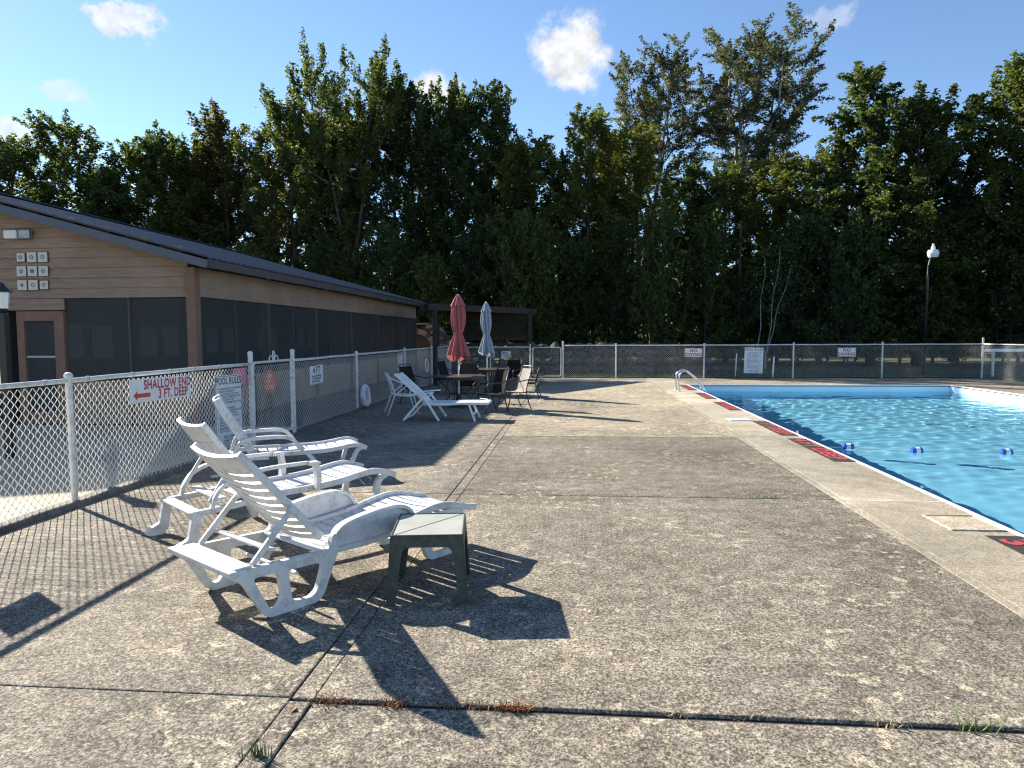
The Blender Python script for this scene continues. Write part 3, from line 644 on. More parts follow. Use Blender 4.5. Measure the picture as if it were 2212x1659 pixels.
for z0 in (2.20, 2.31):   # boards over the door
    bbox(MB(), -11.3, -9.70, 12.75, 12.79, z0, z0 + 0.108).build('siding_board', 'stain_brown', gwo)
bbox(MB(), -7.22, -7.04, 12.66, 12.86, 0, 2.97).build('corner_post', 'trim_brown', bh, bevel=0.008)
bm_ = bbox(MB(), -7.16, -7.05, 12.87, 31.0, 2.43, 2.97).build('eave_beam', 'stain_brown', bh, bevel=0.008)
for k in range(6): bbox(MB(), -7.17, -7.03, 15.75 + 3.02 * k, 15.87 + 3.02 * k, 0, 2.428).build('post', 'fascia_dark', bh)
for k in range(6):
    y0 = 12.87 + 3.02 * k
    mb = MB(); mb.v = [L_(-7.10, y0, 0.85), L_(-7.10, y0 + 2.87, 0.85), L_(-7.10, y0 + 2.87, 2.43), L_(-7.10, y0, 2.43)]; mb.f = [(0, 1, 2, 3)]
    mb.build('screen_panel', 'screen', bh)
    MB().bar(L_(-7.09, y0 + 1.43, 0.85), L_(-7.09, y0 + 1.43, 2.43), 0.04, 0.04, side=(1, 0, 0)).build('mullion', 'fascia_dark', bh)
    for z0 in (0.02, 0.23, 0.44, 0.65): bbox(MB(), -7.12, -7.075, y0, y0 + 2.87, z0, z0 + 0.2).build('wall_board', 'stain_brown', bh)
for x0, x1 in ((-8.40, -7.23), (-9.70, -8.44), (-13.0, -11.3), (-14.8, -13.04)):
    mb = MB(); mb.v = [L_(x0, 12.80, 0.85), L_(x1, 12.80, 0.85), L_(x1, 12.80, 2.43), L_(x0, 12.80, 2.43)]; mb.f = [(0, 1, 2, 3)]
    mb.build('screen_panel', 'screen', bh)
    for z0 in (0.02, 0.23, 0.44, 0.65): bbox(MB(), x0, x1, 12.78, 12.82, z0, z0 + 0.2).build('wall_board', 'stain_brown', bh)
for x in (-8.42, -13.02): bbox(MB(), x - 0.02, x + 0.02, 12.77, 12.83, 0, 2.43).build('mullion', 'fascia_dark', bh)
bbox(MB(), -24.1, -14.8, 12.80, 12.85, 0, 2.42).build('wall', 'stain_brown', bh)
dr = bbox(MB(), -10.52, -9.93, 12.78, 12.82, 0.02, 0.25).build('door', 'trim_brown', bh)
for x0, x1, z0, z1 in ((-10.68, -10.53, 0.02, 2.18), (-9.92, -9.72, 0.02, 2.18), (-10.53, -9.92, 1.995, 2.18)): bbox(MB(), x0, x1, 12.74, 12.84, z0, z1).build('door_frame', 'trim_brown', dr, bevel=0.006)
bbox(MB(), -10.525, -9.925, 12.77, 12.82, 1.29, 1.33).build('door_rail', 'window_frame', dr)
mb = MB(); mb.v = [L_(-10.53, 12.80, 0.25), L_(-9.92, 12.80, 0.25), L_(-9.92, 12.80, 1.995), L_(-10.53, 12.80, 1.995)]; mb.f = [(0, 1, 2, 3)]; mb.build('door_screen', 'screen', dr)
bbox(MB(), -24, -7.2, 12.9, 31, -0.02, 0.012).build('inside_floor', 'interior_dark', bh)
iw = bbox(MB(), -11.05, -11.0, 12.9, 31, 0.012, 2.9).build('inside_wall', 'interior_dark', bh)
for k, y0 in enumerate((14.2, 15.2, 17.0, 18.0, 20.2, 21.2, 23.6, 24.6, 27.2, 28.2)):
    f_ = bbox(MB(), -10.998, -10.96, y0, y0 + 0.8, 1.15, 2.0).build('inside_window', 'fascia_dark', iw)
    bbox(MB(), -10.958, -10.95, y0 + 0.06, y0 + 0.74, 1.21, 1.94).build('pane', 'pane_grey', f_)
bbox(MB(), -24, -7.2, 30.95, 31.0, 0, 3).build('rear_wall', 'stain_brown', bh)
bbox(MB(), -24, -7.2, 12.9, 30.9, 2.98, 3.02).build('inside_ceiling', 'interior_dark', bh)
# roof: ribbed metal panels on both slopes
rf = MB().bar(L_(-15.6, 12.35, zr(-15.6) + 0.02), L_(-15.6, 31.2, zr(-15.6) + 0.02), 0.4, 0.03).build('roof', 'roof_metal', bh)
def panel_mesh(s):
    wdp, n = 0.9425, 8; mb = MB(); xe, xq = 0.0, -9.0 * s
    pr = []
    for k in range(5):
        c0 = k * wdp / 4
        pr += [(c0 - 0.022, 0.0), (c0 - 0.010, 0.022), (c0 + 0.010, 0.022), (c0 + 0.022, 0.0)]
    pr = [p_ for p_ in pr if -0.0001 <= p_[0] <= wdp + 0.0001]; pr = [(0.0, 0.022)] + pr + ([(wdp, 0.022)] if pr[-1][0] < wdp - 0.001 else [])
    m_ = len(pr)
    for x_, z_ in ((0.0, 0.0), (xq, 9.0 * SL)):
        mb.v += [(x_, y_, z_ + h_) for y_, h_ in pr]
    for x_, z_ in ((0.0, -0.006), (xq, 9.0 * SL - 0.006)):
        mb.v += [(x_, y_, z_ + h_) for y_, h_ in pr]
    for k in range(m_ - 1):
        mb.f.append((k, k + 1, m_ + k + 1, m_ + k)); mb.f.append((2 * m_ + k, 3 * m_ + k, 3 * m_ + k + 1, 2 * m_ + k + 1)); mb.f.append((k, 2 * m_ + k, 2 * m_ + k + 1, k + 1))
    me = mb.mesh('roof_panel'); me.materials.append(MATS['roof_metal']); return me
pmr, pml = panel_mesh(1), panel_mesh(-1)
for k in range(20):
    link('roof_panel', pmr, None, rf, loc=L_(-6.6, 12.35 + 0.9425 * k, 3.1)); link('roof_panel', pml, None, rf, loc=L_(-24.6, 12.35 + 0.9425 * k, 3.1))
for s, xe in ((1, -6.6), (-1, -24.6)):
    bbox(MB(), min(xe - 0.02 * s, xe - 0.06 * s), max(xe - 0.02 * s, xe - 0.06 * s), 12.42, 31.13, 2.93, 3.085).build('fascia', 'fascia_dark', rf)
    mb = MB()
    for y0 in (12.37, 31.14):
        a, b_ = Vector(L_(xe - 0.02 * s, y0, 2.985)), Vector(L_(-15.6 + 0.001 * s, y0, 2.985 + 8.98 * SL)); MB().bar(a, b_, 0.04, 0.15, side=(0, 0, 1)).build('rake_board', 'roof_metal', rf)
    mb = MB(); x1 = xe - 0.06 * s; mb.v = [L_(x1, 12.40, 2.955), L_(x1, 31.1, 2.955), L_(-15.6, 31.1, 2.955 + 8.94 * SL), L_(-15.6, 12.40, 2.955 + 8.94 * SL)]; mb.f = [(0, 1, 2, 3)]; mb.build('soffit', 'trim_brown', rf)
mb = MB().box(*[v for v in (0, 0)], 0, 0, 0, 0) if False else None
# wall tiles, flood light, lantern
rs = random.Random(12)
for r_ in range(3):
    for c_ in range(3):
        x = -10.51 + 0.222 * c_; z = 3.20 - 0.262 * r_; sz = 0.16 if (r_, c_) in ((0, 0), (2, 2)) else 0.19
        nm = [['plain small', 'swirl', 'ring'], ['crescent', 'star', 'pale ring'], ['diamond', 'round', 'small crescent']][r_][c_]
        rw = ['top', 'middle', 'bottom'][r_]; cn = ['nearest the lantern side', 'centre', 'nearest the corner post side'][c_]
        t_ = thing('wall_tile', 'pale square art tile, %s row %s of the nine on the siding' % (rw, cn), 'tile', (x, 12.735, z), 0, 'art tiles on the gable wall')
        MB().box(-sz / 2 - 0.008, sz / 2 + 0.008, -0.005, 0.008, -sz / 2 - 0.008, sz / 2 + 0.008).build('backing', 'fascia_dark', t_)
        MB().box(-sz / 2, sz / 2, -0.014, -0.0052, -sz / 2, sz / 2).build('tile', 'tile_pale', t_, bevel=0.002)
        n = 4 if nm == 'diamond' else 14; ro = 0.035; mb = MB(); q = rs.uniform(.4, .7)
        if nm in ('diamond', 'star'): mb.v = [(ro * 1.2 * math.cos(2 * math.pi * k / n), -0.0165, ro * 1.2 * math.sin(2 * math.pi * k / n)) for k in range(n)]; mb.f = [tuple(reversed(range(n)))]
        else:
            mb.v = [(rr_ * math.cos(2 * math.pi * k / n), -0.0165, rr_ * math.sin(2 * math.pi * k / n)) for rr_ in (ro * 1.1, ro * q) for k in range(n)]; mb.f = [(k, n + k, n + (k + 1) % n, (k + 1) % n) for k in range(n)]
        mb.build('motif', 'tile_motif', t_)
t_ = thing('flood_light', 'twin head flood light high on the gable siding', 'light', (-10.48, 12.74, 3.62))
MB().box(-0.26, -0.0, -0.14, -0.02, -0.08, 0.08).build('head', 'lamp_glass', t_, bevel=0.02); MB().box(0.02, 0.25, -0.12, -0.02, -0.08, 0.09).build('head', 'galvanised', t_, bevel=0.02); MB().box(-0.1, 0.1, -0.02, 0.004, -0.06, 0.06).build('mount', 'galvanised', t_)
t_ = thing('lantern_post', 'dark lantern on a square post beside the pool house door', 'lamp', (-7.86, 9.15, 0.0))
MB().box(-0.05, 0.05, -0.05, 0.05, 0, 2.02).build('post', 'black_plastic', t_, bevel=0.01)
MB().lathe([(0.03, 2.02), (0.07, 2.06), (0.05, 2.08)], 12).build('collar', 'dark_metal', t_)
MB().lathe([(0.075, 2.08), (0.10, 2.30)], 6).build('lantern_glass', 'lamp_glass', t_)
MB().lathe([(0.13, 2.30), (0.13, 2.315), (0.05, 2.39), (0.012, 2.44)], 6).build('lantern_cap', 'dark_metal', t_)
t_ = thing('waste_bin', 'low dark rounded bin just outside the fence by the gate', 'bin', (-5.32, 12.95, -0.01))
MB().lathe([(0.17, 0), (0.20, 0.36), (0.205, 0.40)], 18).build('body', 'black_plastic', t_, smooth=True); MB().lathe([(0.215, 0.40), (0.215, 0.43), (0.13, 0.47), (0.02, 0.485)], 18).build('lid', 'black_plastic', t_, smooth=True)
# ------------------------------------------------------------------ loungers
def curve_pts(pts, n=24):
    """Catmull-Rom through (u, z) points, returns evenly spaced (u, z)"""
    P_ = [Vector(p) for p in pts]; P_ = [2 * P_[0] - P_[1]] + P_ + [2 * P_[-1] - P_[-2]]; out_ = []
    for i in range(1, len(P_) - 2):
        for k in range(16):
            q = k / 16; a, b_, c_, d_ = P_[i - 1], P_[i], P_[i + 1], P_[i + 2]
            out_.append(0.5 * (2 * b_ + (c_ - a) * q + (2 * a - 5 * b_ + 4 * c_ - d_) * q * q + (3 * b_ - a - 3 * c_ + d_) * q ** 3))
    out_.append(P_[-2]); d = [0]
    for a, b_ in zip(out_, out_[1:]): d.append(d[-1] + (b_ - a).length)
    res = []; j = 0
    for k in range(n + 1):
        s = d[-1] * k / n
        while j < len(d) - 2 and d[j + 1] < s: j += 1
        q = 0 if d[j + 1] == d[j] else (s - d[j]) / (d[j + 1] - d[j]); res.append(out_[j].lerp(out_[j + 1], q))
    return res, d[-1]
def slats(parent, path, pitch_, gap, hw, th, sag, name, mat_, wide_last=0.0, skip=0.0, side_gap=None):
    n = 400; pts, Ls = curve_pts(path, n)
    def at(s): return pts[max(0, min(n, int(round(s / Ls * n))))]
    s = skip; k = 0
    while s < Ls - 0.02:
        e_ = min(s + pitch_ - gap, Ls)
        if wide_last and Ls - e_ < wide_last: e_ = Ls
        mb = MB(); m_ = 4; ny = 8; rows_ = []
        for i in range(m_ + 1):
            q = s + (e_ - s) * i / m_; p = at(q); d = (at(min(Ls, q + 0.02)) - at(max(0, q - 0.02))).normalized(); nn = Vector((-d.y, d.x))
            if nn.y < 0: nn = -nn
            rows_.append((p, nn))
        for lay in (0, 1):
            for p, nn in rows_:
                for j in range(ny + 1):
                    v = -hw + 2 * hw * j / ny; c_ = sag * (1 - (v / hw) ** 2); q = p - nn * (c_ + lay * th); mb.v.append((q.x, v, q.y))
        W = ny + 1; T = (m_ + 1) * W
        for i in range(m_):
            for j in range(ny):
                a = i * W + j; mb.f.append((a, a + W, a + W + 1, a + 1)); mb.f.append((T + a, T + a + 1, T + a + W + 1, T + a + W))
        for i in range(m_):
            a, b_ = i * W, i * W + ny; mb.f.append((a, T + a, T + a + W, a + W)); mb.f.append((b_, b_ + W, T + b_ + W, T + b_))
        for j in range(ny):
            a, b_ = j, m_ * W + j; mb.f.append((a, a + 1, T + a + 1, T + a)); mb.f.append((b_, T + b_, T + b_ + 1, b_ + 1))
        o_ = mb.build(name, mat_, parent, smooth=False)
        for p_ in o_.data.polygons: p_.use_smooth = False
        s = s + pitch_ if e_ < Ls else Ls + 1; k += 1
def rail(parent, path, y, wd, ht, name, mat_, n=22, bev=0.006):
    pts, _ = curve_pts(path, n); return MB().sweep([(p.x, y, p.y) for p in pts], wd, ht).build(name, mat_, parent, bevel=bev)
def lounger(kind, loc, deg, label):
    """length runs along local +X (foot end), origin under the rear legs"""
    t_ = thing('sun_lounger', label, 'sun lounger', loc, R(90 - deg), 'white plastic sun loungers on the deck')
    M_ = 'white_plastic'; hw = 0.30
    if kind == 'panel':
        seat = [(0.52, 0.325), (0.80, 0.315), (1.10, 0.335), (1.35, 0.375), (1.52, 0.395), (1.68, 0.375), (1.82, 0.335), (1.93, 0.315)]
        back = [(0.50, 0.38), (0.30, 0.60), (0.10, 0.83), (-0.05, 0.995)]
        slats(t_, seat, 0.088, 0.016, 0.285, 0.016, 0.016, 'seat_slat', M_, 0.09)
        slats(t_, back, 0.073, 0.020, 0.265, 0.024, 0.032, 'back_slat', M_, 0.12, skip=0.01)
        for s in (-1, 1):
            rail(t_, seat, s * 0.298, 0.03, 0.05, 'seat_rail', M_)
            rail(t_, back, s * 0.280, 0.032, 0.048, 'back_rail', M_)
            MB().bar((0.275, s * 0.325, 0.63), (-0.005, s * 0.325, 0.335), 0.034, 0.026, side=(0, 1, 0)).build('back_stay', M_, t_, bevel=0.005)
            lg = plate([(-0.16, 0.335), (-0.155, 0.285), (-0.095, 0.25), (0.03, 0.03), (0.075, 0.0), (0.395, 0.0), (0.45, 0.035), (0.555, 0.27), (0.575, 0.41), (0.525, 0.41), (0.50, 0.315)],
                       [[(-0.035, 0.268), (0.135, 0.262), (0.158, 0.10), (0.115, 0.048), (0.075, 0.052)], [(0.200, 0.258), (0.40, 0.252), (0.452, 0.235), (0.40, 0.075), (0.35, 0.045), (0.225, 0.06)]], 0.042, 0.03, 0.035)
            link('rear_leg', lg, M_, t_, loc=(0, s * 0.355, 0), bevel=0.006)
            arm = [(0.545, 0.33), (0.555, 0.40), (0.62, 0.448), (0.75, 0.475), (0.92, 0.492), (1.06, 0.492), (1.15, 0.465), (1.205, 0.41), (1.235, 0.345)]
            rail(t_, arm, s * 0.352, 0.068, 0.026, 'armrest', M_, 26)
            pts, _ = curve_pts(arm, 20); link('arm_panel', plate([(p.x, p.y) for p in pts] + [(1.20, 0.315), (0.56, 0.285)], [], 0.016, 0.004), M_, t_, loc=(0, s * 0.35, 0))
            rail(t_, [(0.54, 0.30), (0.88, 0.298), (1.22, 0.335)], s * 0.352, 0.06, 0.035, 'arm_sill', M_, 8)
            fl_ = plate([(1.27, 0.36), (1.40, 0.03), (1.44, 0.0), (1.68, 0.0), (1.72, 0.03), (1.80, 0.35)], [[(1.365, 0.30), (1.465, 0.06), (1.50, 0.045), (1.63, 0.045), (1.66, 0.06), (1.735, 0.31)]], 0.042, 0.03)
            link('front_leg', fl_, M_, t_, loc=(0, s * 0.285, 0), bevel=0.006)
        for (u, z, wd_, tl, yy) in ((-0.085, 0.335, 0.115, 0, 0.36), (0.12, 0.395, 0.085, R(-20), 0.31), (0.49, 0.300, 0.09, R(-10), 0.33)):
            dx = math.cos(tl) * wd_ / 2; dz = math.sin(tl) * wd_ / 2
            MB().bar((u, -yy, z), (u, yy, z), 0.02, wd_, side=(math.cos(tl), 0, math.sin(tl))).build('cross_plank', M_, t_, bevel=0.006)
        MB().tube([(0.30, -0.30, 0.20), (0.30, 0.30, 0.20)], 0.012, 8).build('tie_bar', M_, t_)
        MB().bar((-0.16, -0.40, 0.325), (-0.16, 0.40, 0.325), 0.05, 0.035).build('rear_bar', M_, t_, bevel=0.008)
    elif kind == 'slim':
        seat = [(0.40, 0.34), (0.80, 0.335), (1.15, 0.35), (1.40, 0.385), (1.55, 0.40), (1.68, 0.375), (1.80, 0.33)]
        back = [(0.42, 0.40), (0.26, 0.62), (0.10, 0.84), (0.00, 0.985)]
        slats(t_, seat, 0.125, 0.014, 0.285, 0.018, 0.018, 'seat_slat', M_, 0.1)
        slats(t_, back, 0.135, 0.008, 0.262, 0.024, 0.030, 'back_slat', M_, 0.12, skip=0.01)
        for s in (-1, 1):
            rail(t_, seat, s * 0.298, 0.034, 0.055, 'seat_rail', M_)
            rail(t_, back, s * 0.276, 0.034, 0.05, 'back_rail', M_)
            MB().bar((0.22, s * 0.318, 0.66), (0.02, s * 0.318, 0.36), 0.032, 0.026, side=(0, 1, 0)).build('back_stay', M_, t_, bevel=0.005)
            rail(t_, [(-0.14, 0.285), (0.15, 0.30), (0.50, 0.33)], s * 0.335, 0.05, 0.045, 'rear_rail', M_, 8)
            rail(t_, [(0.02, 0.30), (0.05, 0.40), (0.14, 0.50), (0.30, 0.555), (0.55, 0.575), (0.86, 0.575)], s * 0.352, 0.050, 0.030, 'armrest', M_, 22)
            MB().bar((0.84, s * 0.352, 0.568), (0.96, s * 0.352, 0.568), 0.10, 0.026).build('arm_end', M_, t_, bevel=0.01)
            rail(t_, [(0.93, 0.565), (0.95, 0.45), (0.94, 0.32)], s * 0.345, 0.075, 0.045, 'arm_post', M_, 8)
            fo = plate([(-0.13, 0.30), (-0.17, 0.10), (-0.26, 0.06), (-0.285, 0.02), (-0.25, 0.0), (-0.14, 0.0), (-0.10, 0.05), (-0.06, 0.29)], [], 0.05, 0.02)
            link('rear_leg', fo, M_, t_, loc=(0, s * 0.345, 0), bevel=0.006)
            rail(t_, [(0.62, 0.34), (0.60, 0.17), (0.66, 0.0)], s * 0.33, 0.05, 0.055, 'middle_leg', M_, 8)
            rail(t_, [(1.72, 0.36), (1.62, 0.30), (1.585, 0.15), (1.56, 0.0)], s * 0.28, 0.045, 0.06, 'front_leg', M_, 10)
        for (u, z, wd_, yy) in ((-0.10, 0.295, 0.10, 0.34), (0.12, 0.37, 0.08, 0.31), (0.40, 0.31, 0.09, 0.32)):
            MB().bar((u, -yy, z), (u, yy, z), 0.02, wd_, side=(1, 0, 0)).build('cross_plank', M_, t_, bevel=0.006)
        MB().box(0.19, 0.24, -0.10, -0.02, 0.655, 0.66).build('maker_label', 'sign_blue', t_)
    else:
        seat = [(0.40, 0.335), (0.85, 0.33), (1.20, 0.335), (1.40, 0.355), (1.52, 0.375), (1.63, 0.375), (1.72, 0.335)]
        back = [(0.42, 0.37), (0.28, 0.60), (0.15, 0.82), (0.07, 0.985)]
        slats(t_, seat, 0.115, 0.016, 0.285, 0.018, 0.010, 'seat_slat', M_, 0.1)
        slats(t_, back, 0.11, 0.014, 0.262, 0.024, 0.028, 'back_slat', M_, 0.12, skip=0.01)
        for s in (-1, 1):
            rail(t_, seat, s * 0.300, 0.034, 0.05, 'seat_rail', M_)
            rail(t_, back, s * 0.276, 0.036, 0.085, 'back_rail', M_)
            rail(t_, [(0.22, 0.30), (0.27, 0.45), (0.36, 0.52), (0.60, 0.535), (0.80, 0.525), (0.90, 0.46), (0.97, 0.345)], s * 0.345, 0.060, 0.042, 'armrest', M_, 26)
            rail(t_, [(-0.02, 0.0), (0.10, 0.02), (0.16, 0.16), (0.22, 0.30), (0.60, 0.31)], s * 0.34, 0.05, 0.05, 'rear_leg', M_, 20)
            rail(t_, [(1.02, 0.33), (1.12, 0.20), (1.20, 0.03), (1.28, 0.0), (1.42, 0.0), (1.50, 0.04), (1.56, 0.22), (1.62, 0.33), (1.68, 0.34)], s * 0.29, 0.05, 0.05, 'front_leg', M_, 30)
            for q in (0.10, 0.40, 0.70): 
                p0 = Vector((0.42, 0.37)).lerp(Vector((0.07, 0.985)), q); MB().tube([(p0.x - 0.01, s * 0.296, p0.y - 0.01), (p0.x + 0.012, s * 0.296, p0.y + 0.012)], 0.012, 8).build('notch', M_, t_)
        for (u, z, wd_, yy) in ((0.22, 0.30, 0.06, 0.33), (1.35, 0.018, 0.03, 0.28)):
            MB().bar((u, -yy, z), (u, yy, z), 0.025, wd_, side=(1, 0, 0)).build('cross_plank', M_, t_, bevel=0.006)
    return t_
lounger('panel', (-2.165, 4.15, 0), 35.5, 'white slatted lounger with solid side panels beside the dark stool')
lounger('slim', (-3.17, 5.56, 0), 41.5, 'white lounger with slim bent arms in the middle of three')
lounger('loop', (-4.17, 7.74, 0), 62.0, 'white lounger with open loop arms nearest the pool rules sign')
# folding resin lounger by the tables
t_ = thing('folding_lounger', 'white folding resin lounger with crossed legs by the patio tables', 'sun lounger', (-3.40, 14.0, 0), 0.0)
M_ = 'white_resin'
slats(t_, [(0.42, 0.345), (0.75, 0.345), (1.15, 0.36), (1.62, 0.365), (1.70, 0.345)], 0.115, 0.016, 0.27, 0.018, 0.004, 'seat_slat', M_, 0.1)
slats(t_, [(0.44, 0.36), (0.20, 0.60), (0.00, 0.80), (-0.16, 0.93)], 0.105, 0.004, 0.25, 0.018, 0.010, 'back_slat', M_, 0.1)
for s in (-1, 1):
    rail(t_, [(0.40, 0.33), (0.80, 0.33), (1.20, 0.345), (1.69, 0.345)], s * 0.285, 0.03, 0.05, 'seat_rail', M_, 10)
    rail(t_, [(0.46, 0.33), (0.20, 0.59), (-0.17, 0.925)], s * 0.265, 0.03, 0.045, 'back_rail', M_, 10)
    MB().bar((0.02, s * 0.39, 0.02), (0.46, s * 0.345, 0.52), 0.04, 0.06, side=(0, 1, 0)).build('rear_leg', M_, t_, bevel=0.008)
    MB().bar((0.73, s * 0.39, 0.015), (0.40, s * 0.345, 0.52), 0.04, 0.06, side=(0, 1, 0)).build('middle_leg', M_, t_, bevel=0.008)
    rail(t_, [(0.08, 0.50), (0.28, 0.535), (0.50, 0.555), (0.62, 0.565)], s * 0.355, 0.055, 0.026, 'armrest', M_, 8)
    MB().bar((1.30, s * 0.25, 0.33), (1.44, s * 0.36, 0.0), 0.035, 0.05, side=(0, 1, 0)).build('front_leg', M_, t_, bevel=0.006)
MB().bar((1.385, -0.315, 0.14), (1.385, 0.315, 0.14), 0.03, 0.05).build('cross_bar', M_, t_, bevel=0.006)
MB().bar((0.04, -0.38, 0.05), (0.04, 0.38, 0.05), 0.03, 0.04).build('cross_bar', M_, t_, bevel=0.006)
# white strap chair
t_ = thing('strap_chair', 'white tubular patio chair with strap back behind the folding lounger', 'chair', (-3.72, 14.95, 0), R(22))
for s in (-1, 1):
    MB().tube([(-0.36, s * 0.28, 0), (-0.20, s * 0.26, 0.42), (-0.24, s * 0.25, 0.62), (-0.34, s * 0.24, 0.88)], 0.016, 8).build('back_leg', 'white_resin', t_, smooth=True)
    MB().tube([(0.30, s * 0.28, 0), (0.20, s * 0.28, 0.40), (0.24, s * 0.29, 0.56), (0.17, s * 0.29, 0.63), (-0.02, s * 0.285, 0.67), (-0.29, s * 0.25, 0.79)], 0.016, 8).build('arm', 'white_resin', t_, smooth=True)
    MB().tube([(-0.20, s * 0.255, 0.42), (0.22, s * 0.26, 0.40)], 0.014, 8).build('seat_rail', 'white_resin', t_)
    MB().tube([(-0.19, s * 0.27, 0.43), (0.08, s * 0.288, 0.65)], 0.012, 8).build('brace', 'white_resin', t_)
MB().tube([(-0.34, -0.25, 0.88), (-0.34, 0.25, 0.88)], 0.016, 8).build('top_rail', 'white_resin', t_)
for k in range(6):
    q = 0.48 + 0.065 * k; u = -0.22 - 0.12 * max(0, (q - 0.5)) / 0.38; MB().bar((u, -0.25, q), (u, 0.25, q), 0.006, 0.042, side=(0, 0, 1)).build('back_strap', 'white_resin', t_)
for k in range(8): u = -0.17 + 0.052 * k; MB().bar((u, -0.26, 0.415), (u, 0.26, 0.415), 0.042, 0.006).build('seat_strap', 'white_resin', t_)

# ------------------------------------------------------------------ dark green stool table
t_ = thing('side_table', 'small dark green plastic side table in front of the near lounger', 'side table', (-0.962, 4.555, 0), R(-172.5 + 180))
HX, HY = 0.228, 0.275
MB().box(-HX + 0.012, HX - 0.012, -HY + 0.012, HY - 0.012, 0.424, 0.436).build('top', 'green_resin_sheen', t_)
rim = MB()
for a, b_ in (((-HX, -HY), (HX, -HY)), ((HX, -HY), (HX, HY)), ((HX, HY), (-HX, HY)), ((-HX, HY), (-HX, -HY))):
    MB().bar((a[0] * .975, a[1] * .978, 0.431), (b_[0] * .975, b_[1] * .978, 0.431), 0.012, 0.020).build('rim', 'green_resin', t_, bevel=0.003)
for s in (1,): MB().bar((-HX + .02, -HY + .02, 0.4366), (HX - .02, HY - .02, 0.4366), 0.006, 0.002).build('mould_line', 'green_resin', t_)
for face in range(4):
    hw_ = (HX if face % 2 == 0 else HY); off = (HY if face % 2 == 0 else HX) - 0.004
    ap = plate([(-hw_, 0.424), (-hw_ - 0.030, 0.0), (-hw_ + 0.028, 0.0), (-hw_ + 0.072, 0.335), (-hw_ + 0.095, 0.362), (hw_ - 0.095, 0.362), (hw_ - 0.072, 0.335), (hw_ - 0.028, 0.0), (hw_ + 0.030, 0.0), (hw_, 0.424)], [], 0.008, 0.006)
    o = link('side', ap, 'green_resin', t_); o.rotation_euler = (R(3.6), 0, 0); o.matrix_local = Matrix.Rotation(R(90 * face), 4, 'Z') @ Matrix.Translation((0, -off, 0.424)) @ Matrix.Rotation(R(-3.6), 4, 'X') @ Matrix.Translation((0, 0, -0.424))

# ------------------------------------------------------------------ patio tables, umbrellas, chairs
def patio_table(x, y, label):
    t_ = thing('patio_table', label, 'table', (x, y, 0), 0, 'round metal patio tables')
    MB().lathe([(0.05, 0.70), (0.63, 0.705), (0.655, 0.712), (0.655, 0.73), (0.63, 0.735), (0.05, 0.735)], 40).build('table_top', 'brown_metal', t_)
    MB().lathe([(0.60, 0.66), (0.60, 0.70)], 32).build('apron_ring', 'dark_metal', t_)
    for k in range(4):
        a = R(20 + 90 * k); c_, s = math.cos(a), math.sin(a)
        MB().tube([(0.55 * c_, 0.55 * s, 0.69), (0.42 * c_, 0.42 * s, 0.58), (0.22 * c_, 0.22 * s, 0.36), (0.22 * c_, 0.22 * s, 0.26), (0.36 * c_, 0.36 * s, 0.10), (0.47 * c_, 0.47 * s, 0.0)], 0.014, 8).build('leg', 'dark_metal', t_, smooth=True)
    MB().tube([(0.22 * math.cos(a), 0.22 * math.sin(a), 0.31) for a in np.linspace(0, 2 * math.pi, 25)[:-1]], 0.010, 6, closed=True).build('brace_ring', 'dark_metal', t_)
